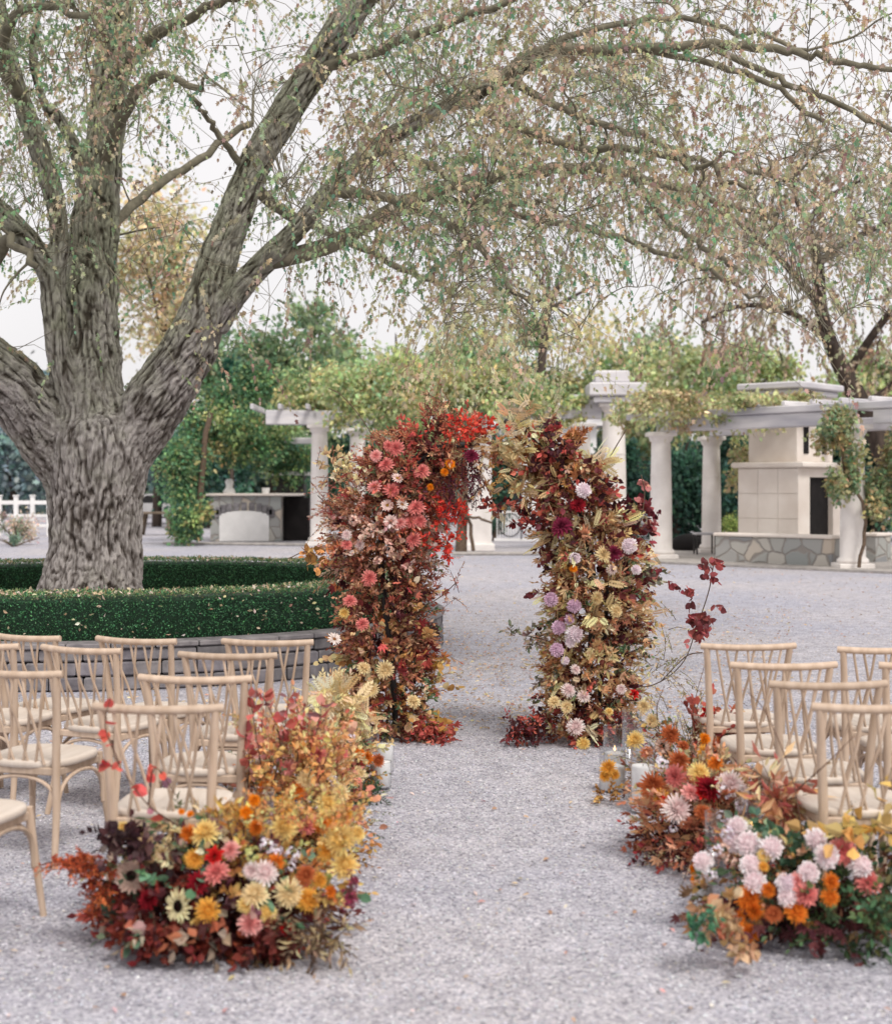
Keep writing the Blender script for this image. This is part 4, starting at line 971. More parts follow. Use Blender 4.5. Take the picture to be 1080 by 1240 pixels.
# white vehicles / building beyond
def car_far(px_, pb_, label, col):
    D = Dg(pb_); b = np.array([(px_-540)/FPX*D, D, 0]); t = thing('parked_car', label, 'car', b, group='white cars beyond the trunk')
    m = MB(); prof = [(-2.1, .35), (-2.15, .8), (-1.2, .95), (-.6, 1.4), (.9, 1.42), (1.6, .98), (2.15, .9), (2.15, .35)]; n = len(prof)
    f0 = np.array([(b[0]+x, D-.85, z) for x, z in prof]); f1 = f0+[0, 1.7, 0]; m.add(np.vstack([f0, f1]), [(k, (k+1) % n, n+(k+1) % n, n+k) for k in range(n)])
    m.add(f0, [tuple(range(n))]); m.add(f1, [tuple(range(n))[::-1]]); m.build('body', M_white, t)
    m = MB(); w_ = [(-1.05, .98), (-.55, 1.33), (.85, 1.35), (1.35, 1.0)]; f0 = np.array([(b[0]+x, D-.856, z) for x, z in w_]); m.add(f0, [(0, 1, 2, 3)]); m.build('window', M_iron, t)
    for x in (-1.35, 1.35):
        m = MB(); a = np.linspace(0, 2*PI, 18, endpoint=False); f0 = np.array([(b[0]+x+.33*math.cos(q), D-.87, .33+.33*math.sin(q)) for q in a]); f1 = f0+[0, .2, 0]
        m.add(np.vstack([f0, f1]), [(k, (k+1) % 18, 18+(k+1) % 18, 18+k) for k in range(18)]); m.add(f0, [tuple(range(18))]); m.build('wheel', M_black, t)
car_far(196, 634, 'white parked car seen between trunk and leafy vine', None)
# pale house and gate beyond arch
Dh = 62; hb = thing('pale_house', 'pale distant house behind the gate and middle pergola', 'house', P(660, 590, Dh)*[1, 1, 0])
x0 = P(604, 0, Dh)[0]; x1 = P(722, 0, Dh)[0]
m = MB(); box(m, ((x0+x1)/2, Dh+2, 2.2), (x1-x0, 4, 4.4), bev=.02); m.build('wall', M_white, hb)
m = MB(); cx_ = (x0+x1)/2; w = (x1-x0)/2+.4
vv = np.array([(cx_-w, Dh-.4, 4.4), (cx_+w, Dh-.4, 4.4), (cx_+w, Dh+4.4, 4.4), (cx_-w, Dh+4.4, 4.4), (cx_-w*.7, Dh+2, 5.9), (cx_+w*.7, Dh+2, 5.9)])
m.add(vv, [(0, 1, 5, 4), (2, 3, 4, 5)]); m.add(vv, [(1, 2, 5), (3, 0, 4)]); m.add(vv, [(3, 2, 1, 0)]); m.build('roof', M_beam, hb)
for fx_ in (-.6, 0.05, .62):
    m = MB(); box(m, (cx_+fx_*w, Dh-.015, 1.7), (.8, .03, 1.3), bev=.005); m.build('window', M_iron, hb)
Dgt = 44.0; gt = thing('iron_gate', 'white metal gate with dark scrollwork seen through the arch', 'gate', P(630, 590, Dgt)*[1, 1, 0])
x0 = P(598, 0, Dgt)[0]; x1 = P(668, 0, Dgt)[0]
m = MB(); box(m, ((x0+x1)/2, Dgt, .10), (x1-x0, .08, .08)); box(m, ((x0+x1)/2, Dgt, .95), (x1-x0, .08, .07)); m.build('rail', M_white, gt)
m = MB()
for k in range(20): x = x0+.1+k*(x1-x0-.2)/19; tube(m, [(x, Dgt, .15), (x, Dgt, .91)], .018, 5)
m.build('bars', M_white, gt)
for px_ in (631, 657):
    m = MB(); x = P(px_, 0, Dgt)[0]; a = np.linspace(0, 2*PI, 20)
    tube(m, [(x, Dgt-.06, .12), (x, Dgt-.06, 1.5)], .02, 5); tube(m, np.stack([x-.35+.33*np.cos(a), np.full(20, Dgt-.06), .55+.36*np.sin(a)], 1), .018, 5, caps=False); m.build('scroll', M_iron, gt)
# stone kerb edge and pale terrace line left
m = MB(); p0 = gp(200, 659); p1 = gp(440, 662); beam(m, p0, p1, .004, .07, .3); tag(m.build('kerb', M_kerb), kind='structure')
m = MB(); p0 = gp(548, 672); p1 = gp(680, 672); beam(m, p0, p1, .004, .07, .5); tag(m.build('kerb', M_kerb), kind='structure')
# far hedge line / hill to close the horizon
rng = np.random.default_rng(50); m = MB()
K = 42000; th = rng.uniform(-.42, .42, K); D = rng.uniform(98, 112, K); X = np.tan(th)*D; hz = np.array([4.6+2.2*mnoise.noise(Vector((float(x)*.06, 0, 3))) for x in X])
p = np.stack([X, D, hz*np.sqrt(rng.random(K))], 1); d = rng.normal(size=(K, 3))
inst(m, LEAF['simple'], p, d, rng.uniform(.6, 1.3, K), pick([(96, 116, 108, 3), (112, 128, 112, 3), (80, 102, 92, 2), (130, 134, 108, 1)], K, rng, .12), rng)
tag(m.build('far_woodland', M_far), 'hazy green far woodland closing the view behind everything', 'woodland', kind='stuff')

# ================================================================== CHAIRS
def make_chair():
    t = thing('twig_back_chair', 'x', 'chair', (0, 0, 0), group='twig back ceremony chairs')
    B_ = lambda m, n, mat: m.build(n, mat, t, world=False)
    for s in (-1, 1):
        m = MB(); q = catmull([(s*.215, -.055, 0), (s*.198, -.01, .22), (s*.192, .0, .45), (s*.205, -.02, .68), (s*.222, -.055, .868)], 5)
        tube(m, q, np.interp(np.linspace(0, 1, len(q)), [0, .5, 1], [.0155, .0195, .0165]), 10); B_(m, 'rear_leg', M_wood)
        m = MB(); q = catmull([(s*.215, .455, 0), (s*.198, .425, .22), (s*.176, .405, .445)], 5)
        tube(m, q, np.linspace(.0135, .0185, len(q)), 10); B_(m, 'front_leg', M_wood)
    m = MB(); a = np.linspace(-1, 1, 17); q = np.stack([a*.252, -.055-.042*(1-a*a)+.008, .872+.006*a*a], 1)
    tube(m, q, .0175, 12); B_(m, 'top_rail', M_wood)
    for tx, bx in ((-.172, -.085), (-.122, -.02), (-.066, -.128), (-.012, .05), (.024, -.052), (.07, .132), (.122, .022), (.172, .088)):
        m = MB(); ty = -.047-.042*(1-(tx/.252)**2)
        q = catmull([(tx, ty, .862), (tx*.72+bx*.28, ty*.8, .73), ((tx+bx)/2*.9+bx*.1, -.03, .62), (bx, -.004, .455)], 4); tube(m, q, .0068, 7, caps=False); B_(m, 'spindle', M_wood)
    m = MB(); n = 36; a = np.linspace(0, 2*PI, n, endpoint=False)
    def ring(sc, z):
        ca, sa = np.cos(a), np.sin(a); e = 2/3.0
        x = .222*sc*np.sign(ca)*np.abs(ca)**e*(1+.06*np.sin(a)); y = .2+.222*sc*np.sign(sa)*np.abs(sa)**e; return np.stack([x, y, np.full(n, z)], 1)
    L = [ring(.96, .437), ring(1, .443), ring(1.0, .462), ring(.975, .470), ring(.90, .4715)]
    v = np.vstack(L); f = [(i*n+k, i*n+(k+1) % n, (i+1)*n+(k+1) % n, (i+1)*n+k) for i in range(4) for k in range(n)]
    m.add(v, f, None, 0, True); m.add(L[-1], [tuple(range(n))]); m.add(L[0], [tuple(range(n))[::-1]]); B_(m, 'seat', M_seat)
    m = MB(); box(m, (0, .0, .425), (.37, .022, .035), bev=.005); box(m, (0, .39, .418), (.33, .022, .036), bev=.005)
    for s in (-1, 1): box(m, (s*.184, .2, .418), (.022, .355, .036), bev=.005)
    B_(m, 'seat_frame', M_wood)
    def arch(p0, p1):
        p0 = np.array(p0); p1 = np.array(p1); u = np.linspace(0, PI, 15); w = (1-np.cos(u))/2; w = .5+np.sign(w-.5)*.5*np.abs(2*w-1)**1.0
        z = p0[2]+(.398-p0[2])*np.sin(u)**.55; q = p0+(p1-p0)*w[:, None]; q[:, 2] = z; return q
    for p0, p1 in (((-.193, .004, .21), (.193, .004, .21)), ((-.19, .42, .2), (.19, .42, .2)), ((-.196, .01, .21), (-.196, .41, .21)), ((.196, .01, .21), (.196, .41, .21))):
        m = MB(); tube(m, arch(p0, p1), .0095, 8); B_(m, 'brace', M_wood)
    return t
ch0 = make_chair(); used = [False]
def chair(px, ytop, rot, label):
    D = .835*FPX/(ytop-HOR+2); x = (px-540)/FPX*D
    c = ch0 if not used[0] else copy_tree(ch0); used[0] = True
    c.location = (x, D+.07, 0); c.rotation_euler = (0, 0, R(rot)); c['label'] = label
chair(192, 853, -4, 'nearest left chair with red leafed sprig across its back, behind the front left flowers')
chair(237, 818, -5, 'second left aisle chair behind the tall red leaf sprays')
chair(277, 790, -7, 'third left aisle chair counted from the front')
chair(325, 774, -6, 'fourth left aisle chair, farthest one beside the arch')
chair(18, 811, -16, 'chair left of the nearest left chair, its right rear leg clear on gravel')
chair(102, 783, -24, 'turned chair overlapping the hedge wall, second from the left in its row')
chair(168, 772, -20, 'far left side chair standing clear before the hedge, between two other chairs')
chair(34, 768, -26, 'far left chair in the back row near the photo edge')
chair(-24, 778, -18, 'chair cut by the left photo edge behind the clear legged chair')
chair(-94, 862, -14, 'front left chair cut by the photo edge with only seat corner and legs showing')
chair(906, 779, 2, 'farthest right aisle chair beside the red leaf sprig')
chair(949, 802, 2, 'third right aisle chair counted from the front')
chair(1003, 825, 2, 'second right aisle chair counted from the front')
chair(1062, 852, 3, 'nearest right chair with bare twigs crossing its back')
chair(1072, 783, 3, 'farthest chair of the second right column, cut by photo edge')
chair(1128, 802, 3, 'second column right chair cut by the edge with its seat showing')
chair(1182, 828, 3, 'second column right chair almost wholly past the right edge')

# ================================================================== FLOWERS
def petal_ring(V, F, C, n, r0, ln, w, elev, cin, cout, rng, ph=0.0, jit=.12, z=0.0, cup=.12):
    for k in range(n):
        a = 2*PI*(k+ph)/n+rng.normal(0, .06); e = elev+rng.normal(0, .08); l = ln*rng.uniform(.88, 1.1); ww = w*rng.uniform(.85, 1.1)
        dr = np.array([math.cos(a)*math.cos(e), math.sin(a)*math.cos(e), math.sin(e)]); sd = np.array([-math.sin(a), math.cos(a), 0]); up = np.cross(dr, sd)*-1
        if up[2] < 0 and abs(e) < 1.3: up = -up
        b = np.array([math.cos(a)*r0, math.sin(a)*r0, z]); i = len(V)
        m1 = b+dr*l*.55; tip = b+dr*l-up*l*.06
        V += [b, m1+sd*ww+up*ww*cup*3, tip+sd*ww*.35, tip-sd*ww*.35, m1-sd*ww+up*ww*cup*3, m1-up*ww*.1]
        F += [(i, i+1, i+5), (i+1, i+2, i+5), (i+2, i+3, i+5), (i+3, i+4, i+5), (i+4, i, i+5)]
        j = math.exp(rng.normal(0, jit)); C += [cin*j]*1+[cout*j]*3+[cin*j]
def flower_mesh(kind, cin, cout, seed):
    rng = np.random.default_rng(seed); V = []; F = []; C = []; ci = lin(cin); co = lin(cout)
    if kind == 'dahlia':
        for r, (n, l, e) in enumerate([(6, .16, 1.35), (9, .26, 1.1), (12, .36, .8), (14, .46, .5), (15, .52, .22), (14, .54, -.05)]):
            f = r/5; c = ci*(1-f)+co*f; petal_ring(V, F, C, n, .03*r*.7, l, .055+.008*r, e, c*.9, c, rng, .5*r, z=.10-.02*r)
    elif kind == 'pompom':
        for r, (n, l, e) in enumerate([(6, .3, 1.45), (11, .36, 1.2), (15, .42, .92), (18, .47, .62), (20, .5, .32), (20, .5, .02), (18, .48, -.3), (14, .4, -.65)]):
            f = min(1, r/5); c = ci*(1-f)+co*f; petal_ring(V, F, C, n, .05, .36+.10*math.cos(e*.5), .085, e, c*.88, c, rng, .5*r, jit=.07, z=.0, cup=.25)
    elif kind == 'mum':
        for r, (n, l, e) in enumerate([(9, .24, 1.3), (14, .34, 1.0), (19, .42, .72), (22, .48, .42), (23, .53, .15), (19, .52, -.2)]):
            f = min(1, r/4); c = ci*(1-f)+co*f; petal_ring(V, F, C, n, .02, l, .050, e+.1, c*.88, c, rng, .3*r, jit=.12, z=.04)
    elif kind in ('daisy', 'sunflower'):
        n = 13 if kind == 'daisy' else 17
        petal_ring(V, F, C, n, .10, .42, .075, .12, co*.9, co, rng, 0, z=0); petal_ring(V, F, C, n, .10, .38, .07, .3, co*.9, co, rng, .5, z=.01)
        V2, F2, C2 = V, F, C; V, F, C = [], [], []
        rr = .11 if kind == 'daisy' else .17; K = 60
        for k in range(K):
            f = math.sqrt((k+.5)/K); a = k*2.39996; b = np.array([rr*f*math.cos(a), rr*f*math.sin(a), .07*(1-f*f)+.02]); i = len(V); s = .03
            V += [b+[s, 0, 0], b+[-s*.5, s*.87, 0], b+[-s*.5, -s*.87, 0], b+[0, 0, .05]]; F += [(i, i+1, i+3), (i+1, i+2, i+3), (i+2, i, i+3)]; C += [ci*rng.uniform(.7, 1.3)]*3
        mc = MB(); mc.add(np.array(V), np.array(F), np.clip(np.array(C), 0, .92)); V, F, C = V2, F2, C2
    elif kind == 'rose':
        for r, (n, l, e) in enumerate([(3, .22, 1.4), (4, .30, 1.2), (5, .38, 1.0), (6, .44, .7), (6, .48, .4)]):
            f = r/4; c = ci*(1-f)+co*f; petal_ring(V, F, C, n, .03*r, l, .15, e, c*.85, c, rng, .4*r, cup=.25)
    elif kind == 'blossom':      # cluster of small round florets
        for k in range(26):
            d = rng.normal(size=3); d[2] = abs(d[2])*.8; d /= np.linalg.norm(d); b = d*.38*rng.uniform(.7, 1.1); s = .10
            x = np.cross(d, [0, .3, 1]); x /= np.linalg.norm(x); y = np.cross(d, x)
            for q in range(5):
                a = q*2*PI/5; i = len(V); u = x*math.cos(a)+y*math.sin(a); w = x*math.cos(a+1.2)+y*math.sin(a+1.2)
                V += [b, b+u*s+d*.03, b+(u+w)*.62*s+d*.05, b+w*s+d*.03]; F += [(i, i+1, i+2), (i, i+2, i+3)]; cc = (ci if rng.random() < .3 else co)*rng.uniform(.85, 1.1); C += [cc, cc]
    if kind not in ('daisy', 'sunflower'): mc = None
    V = np.array(V); F = np.array(F); C = np.clip(np.array(C), 0, .92); m = MB(); m.add(V, F, C)
    if kind in ('pompom', 'mum', 'dahlia'):
        rc = {'pompom': .34, 'mum': .22, 'dahlia': .13}[kind]; zc_ = {'pompom': .02, 'mum': .04, 'dahlia': .08}[kind]
        lathe(m, (0, 0, zc_), [(rc*math.sin(a), -rc*math.cos(a)) for a in np.linspace(.15, PI-.15, 7)], 12, np.clip(ci*.5+co*.4, 0, .9), cap=True)
    # green calyx below
    m.add(np.array([(0, 0, -.02), (.1, 0, -.08), (-.05, .09, -.08), (-.05, -.09, -.08), (0, 0, -.25)]), [(0, 1, 2), (0, 2, 3), (0, 3, 1), (4, 2, 1), (4, 3, 2), (4, 1, 3)], lin((90, 112, 78)))
    return m, mc
fcache = {}
def flower(name, kind, cin, cout, pos, face, dia, parent, label=None):
    seed = random.randrange(3); key = (kind, cin, cout, seed)
    if key not in fcache:
        fm, fc = flower_mesh(kind, cin, cout, seed*7+len(kind)); o = fm.build(name, M_petal, None); fcache[key] = (o, fc.build('flower_center', M_petal, o) if fc else None)
    else:
        o = bpy.data.objects.new(name, fcache[key][0].data); scene.collection.objects.link(o)
        if fcache[key][1]: fc = fcache[key][1].copy(); scene.collection.objects.link(fc); fc.parent = o
    o.parent = parent; o.location = Vector(pos)-parent.location; s = dia
    q = Vector(face).to_track_quat('Z', 'Y'); o.rotation_euler = (q @ Vector((0, 0, 1)).rotation_difference(Vector((0, 0, 1)))).to_euler()
    o.rotation_euler.rotate_axis('Z', random.uniform(0, 6)); o.scale = (s, s, s*random.uniform(.9, 1.1)); return o
random.seed(4)
# colour recipes: name, kind, inner, outer
FL = {
 'coral': ('dahlia', 'dahlia', (198, 92, 92), (228, 146, 138)),
 'pink': ('dahlia', 'dahlia', (214, 120, 116), (238, 178, 172)),
 'pinkd': ('daisy', 'daisy', (216, 176, 92), (244, 216, 208)),
 'white': ('daisy', 'daisy', (214, 160, 110), (240, 226, 218)),
 'blush': ('chrysanthemum', 'mum', (216, 180, 180), (238, 222, 218)),
 'cream': ('chrysanthemum', 'mum', (214, 184, 132), (240, 218, 172)),
 'gold': ('chrysanthemum', 'mum', (206, 132, 40), (232, 176, 84)),
 'yellow': ('chrysanthemum', 'mum', (220, 172, 84), (240, 212, 142)),
 'orange': ('chrysanthemum', 'mum', (196, 94, 24), (228, 134, 52)),
 'rust': ('chrysanthemum', 'mum', (150, 66, 36), (196, 112, 70)),
 'red': ('dahlia', 'rose', (160, 20, 24), (206, 42, 40)),
 'crimson': ('dahlia', 'dahlia', (96, 14, 26), (152, 30, 42)),
 'lilac': ('chrysanthemum', 'pompom', (196, 158, 182), (222, 194, 212)),
 'palelilac': ('chrysanthemum', 'pompom', (228, 206, 216), (246, 236, 238)),
 'pompink': ('pompom_dahlia', 'pompom', (240, 216, 220), (250, 238, 238)),
 'magenta': ('dahlia', 'dahlia', (92, 24, 44), (136, 46, 74)),
 'sun': ('sunflower', 'sunflower', (30, 18, 18), (236, 224, 178)),
 'sunb': ('sunflower', 'sunflower', (28, 16, 18), (206, 176, 160)),
 'marigold': ('marigold', 'mum', (214, 110, 12), (240, 146, 34)),
 'wb': ('phlox', 'blossom', (214, 190, 210), (240, 236, 242)),
 'bb': ('phlox', 'blossom', (224, 180, 160), (238, 206, 190)),
 'lime': ('hydrangea', 'blossom', (168, 176, 96), (206, 206, 140)),
}
def put(key, px, py, D, wpx, parent, tilt=0.0):
    nm, kd, ci, co = FL[key]; p = P(px, py, D); f = np.array([random.uniform(-.6, .6)+tilt, -1, random.uniform(-.05, 1.1)])
    flower(nm, kd, ci, co, p, f, wpx/FPX*D, parent)

def body_pts(spine, n, rng, D0, depth, surf=.55, ext=1.0):
    """points + outward directions in a body given by a spine of (px, py, half width px)"""
    s = np.array(spine, float); seg = np.linalg.norm(np.diff(s[:, :2], axis=0), axis=1)*(s[:-1, 2]+s[1:, 2]); c = np.concatenate([[0], np.cumsum(seg)]); c /= c[-1]
    u = rng.random(n); i = np.clip(np.searchsorted(c, u)-1, 0, len(seg)-1); t = ((u-c[i])/(c[i+1]-c[i]))[:, None]; q = s[i]*(1-t)+s[i+1]*t
    tg = s[i+1, :2]-s[i, :2]; tg = tg/np.linalg.norm(tg, axis=1, keepdims=True); nn = np.stack([-tg[:, 1], tg[:, 0]], 1)
    a = rng.uniform(0, 2*PI, n); r = surf+(1-surf)*rng.random(n)**.8; r = r*ext
    ox = np.cos(a)*r*q[:, 2]; oy = np.sin(a)*r
    x = q[:, 0]+nn[:, 0]*ox; y = q[:, 1]+nn[:, 1]*ox; d_ = oy*depth*np.clip(q[:, 2]/60, .4, 1.2)
    D = D0+d_; p = np.stack([(x-540)/FPX*D0, D, EYE-(y-HOR)/FPX*D0], 1)
    out = np.stack([nn[:, 0]*np.cos(a), np.sin(a)*1.1, -nn[:, 1]*np.cos(a)], 1); return p, out, x, y
def zoned(mb, spine, D0, depth, zones, rng, n):
    """zones: list of (test(x,y)->weight, spray settings)"""
    for wf, cnt, st in zones:
        p, d, x, y = body_pts(spine, int(cnt*4), rng, D0, depth, st.pop('surf', .3), st.pop('ext', .8)); w = wf(x, y); k = rng.random(len(w)) < w; idx = np.nonzero(k)[0][:cnt]
        up = st.pop('up', .35); dd = d[idx]+rng.normal(0, .45, (len(idx), 3)); dd[:, 2] += up
        Ls = st.pop('L'); L = rng.uniform(Ls[0], Ls[1], len(idx)); pp = p[idx]; pp[:, 2] = np.maximum(pp[:, 2], .03)
        st.setdefault('cluster', 4.5); st['size'] *= 1.22; sprays(mb, pp, dd, L, rng=rng, **st)
one = lambda x, y: np.ones_like(x)
def band(y0, y1, s=25): return lambda x, y: 1/(1+np.exp(-(y-y0)/s))*1/(1+np.exp((y-y1)/s))
BRZ = [(184, 126, 88, 3), (160, 98, 76, 3), (202, 150, 108, 3), (122, 66, 56, 1.2), (214, 172, 134, 2.5)]
RED = [(172, 66, 58, 3), (144, 48, 48, 3), (200, 96, 78, 2.5), (106, 34, 40, 1)]
DRK = [(84, 26, 34, 3), (62, 22, 30, 3), (104, 44, 46, 2), (120, 74, 56, 1)]
SCA = [(214, 48, 26, 3), (232, 74, 38, 2), (188, 30, 22, 2)]
CRM = [(222, 196, 144, 3), (206, 176, 124, 3), (232, 210, 168, 2), (198, 158, 112, 1)]
OCH = [(190, 140, 62, 3), (206, 160, 88, 2), (164, 114, 54, 2)]
GRN = [(92, 118, 82, 3), (72, 100, 70, 2), (120, 136, 92, 2)]
PNK = [(206, 162, 142, 3), (220, 182, 162, 2), (186, 132, 116, 2)]

# ---- left pillar of the arch
D0 = 9.75
al = thing('floral_arch_pillar', 'tall red and coral flower pillar curving over at its top, left half of the arch', 'flower pillar', P(485, 893, D0)*[1, 1, 0], group='two halves of the broken floral arch')
SP = [(482, 900, 46), (478, 850, 50), (470, 800, 54), (466, 750, 50), (466, 700, 52), (460, 650, 62), (470, 608, 62), (497, 568, 50), (522, 542, 46), (552, 532, 38), (572, 545, 24)]
m = MB(); q = catmull([P(480, 900, D0)*[1, 1, 0], P(474, 800, D0), P(462, 680, D0), P(470, 600, D0), P(510, 550, D0), P(565, 538, D0)], 6); tube(m, q, .022, 8)
tube(m, q+[.06, .12, 0], .018, 8); m.build('frame', M_iron, al)
rng = np.random.default_rng(61); m = MB()
Z = [
 (one, 430, dict(kind='simple', n=18, size=.040, pal=DRK+BRZ+BRZ, L=(.10, .24), surf=.0, ext=.62, jit=.25)),
 (band(480, 720), 430, dict(kind='narrow', n=20, size=.042, pal=BRZ+[(196, 108, 76, 4)], L=(.12, .27), surf=.3, ext=.85, spread=.8)),
 (band(640, 860), 340, dict(kind='oval', n=13, size=.040, pal=BRZ+[(140, 72, 58, 3), (168, 128, 76, 2)], L=(.10, .22), surf=.3, ext=.82)),
 (band(480, 600), 110, dict(kind='oval', n=11, size=.045, pal=RED+[(196, 84, 70, 2)], L=(.10, .24), surf=.4, ext=.85)),
 (lambda x, y: ((x < 450)&(y > 560)&(y < 700))*1.0, 220, dict(kind='oval', n=16, size=.030, pal=PNK+PNK+BRZ, L=(.12, .26), surf=.5, ext=.95, spread=.9)),
 (lambda x, y: ((y > 620)&(y < 690))*1.0, 110, dict(kind='round', n=12, size=.034, pal=[(226, 184, 168, 3), (212, 164, 150, 2), (236, 206, 190, 2)], L=(.10, .2), surf=.6, ext=1)),
 (band(700, 900), 80, dict(kind='maple', n=5, size=.075, pal=RED+DRK+[(196, 120, 70, 3)], L=(.08, .2), surf=.6, ext=.92)),
 (band(790, 900), 90, dict(kind='round', n=7, size=.05, pal=OCH+CRM+[(206, 140, 80, 2)], L=(.08, .2), surf=.6, ext=.95)),
 (band(800, 905), 70, dict(kind='oval', n=10, size=.04, pal=GRN, L=(.08, .18), surf=.5, ext=.9)),
 (one, 60, dict(kind='oval', n=8, size=.045, pal=GRN+CRM, L=(.10, .25), surf=.6, ext=.95)),
 (band(480, 640), 60, dict(kind='simple', n=18, size=.02, pal=[(196, 140, 130, 2), (176, 96, 84, 3)], L=(.16, .34), surf=.6, ext=.95, stemcol=(120, 70, 60))),
]
zoned(m, SP, D0, .26, Z, rng, 0); m.build('foliage', M_leaf, al)
def spot(name, parent, D, blobs, kind, n, size, pal, seed, L=(.05, .14), nl=7, up=.3, **kw):
    rng = np.random.default_rng(seed); m = MB()
    for x, y, rx, ry, w in blobs:
        k = int(n*w)
        if k == 0: continue
        a = rng.normal(0, .5, (k, 2)); p = np.array([P(x+u*rx, y+v_*ry, D+rng.uniform(-.06, .10)) for u, v_ in a]); d = rng.normal(0, .6, (k, 3))+[0, -.5, up]; p[:, 2] = np.maximum(p[:, 2], .02)
        sprays(m, p, d, rng.uniform(L[0], L[1], k), kind, nl, size, pal, rng, **kw)
    return m.build(name, M_leaf, parent)
spot('scarlet_leaves', al, 9.5, [(566, 520, 34, 14, 1), (540, 625, 22, 16, 1), (535, 660, 16, 16, .5)], 'oval', 34, .048, SCA, 62)
spot('amaranth', al, 9.5, [(570, 560, 16, 26, 1), (545, 590, 20, 30, 1), (572, 585, 5, 16, .4)], 'simple', 36, .022, [(84, 22, 48, 3), (112, 34, 66, 2), (60, 18, 36, 2)], 63, nl=16, up=-.9)
spot('cream_leaves', al, 9.6, [(418, 575, 24, 22, 1), (408, 560, 14, 12, .5), (470, 862, 40, 20, .7)], 'oval', 16, .06, CRM, 64)
spot('gold_leaves', al, 9.6, [(388, 672, 20, 12, .5), (374, 678, 10, 10, .3), (424, 742, 8, 8, .2), (536, 800, 14, 10, .3)], 'round', 14, .062, OCH, 65, nl=4)
spot('trailing_red_leaves', al, 9.55, [(515, 882, 26, 12, 1), (540, 892, 20, 5, .5)], 'oval', 30, .05, RED+[(190, 84, 70, 3)], 66, up=-.1)
spot('russet_sprig', al, 9.6, [(545, 718, 12, 14, .5), (528, 500, 30, 26, 1), (400, 600, 26, 40, 1), (520, 690, 10, 20, .5)], 'narrow', 20, .032, BRZ+[(176, 92, 70, 3)], 67, L=(.1, .28), nl=14)
m = MB(); rng = np.random.default_rng(68)
for L_ in ([(470, 560), (440, 510), (415, 480), (398, 470)], [(430, 690), (400, 690), (375, 668), (350, 676)], [(500, 740), (530, 725), (553, 705)], [(450, 660), (410, 625), (385, 600)], [(520, 545), (530, 510), (528, 484)]):
    tube(m, catmull([P(a, b, D0-.1) for a, b in L_], 5), .0035, 5)
m.build('stem', M_stem, al)
for k, x, y, w in [('coral', 480, 543, 20), ('coral', 468, 563, 19), ('coral', 511, 571, 19), ('pink', 453, 590, 18), ('coral', 474, 594, 19), ('pinkd', 481, 579, 17), ('pinkd', 469, 612, 19), ('white', 487, 611, 19), ('coral', 504, 615, 21),
    ('pinkd', 473, 631, 21), ('pink', 485, 634, 16), ('coral', 498, 632, 17), ('coral', 508, 631, 17), ('coral', 501, 654, 19), ('coral', 447, 700, 20), ('coral', 424, 728, 17), ('yellow', 417, 742, 15), ('coral', 439, 756, 17),
    ('white', 405, 774, 20), ('cream', 466, 811, 26), ('blush', 420, 648, 15), ('blush', 436, 660, 15), ('pink', 455, 552, 15), ('magenta', 571, 552, 18), ('marigold', 545, 562, 14), ('marigold', 538, 572, 12), ('marigold', 521, 590, 10),
    ('cream', 450, 835, 22), ('bb', 446, 642, 24), ('bb', 430, 630, 22), ('bb', 470, 668, 22), ('bb', 458, 680, 18), ('cream', 500, 850, 20), ('coral', 470, 540, 13), ('red', 500, 655, 10), ('cream', 440, 810, 20), ('coral', 420, 660, 14)]:
    put(k, x, y, D0-.30, w*.86, al)

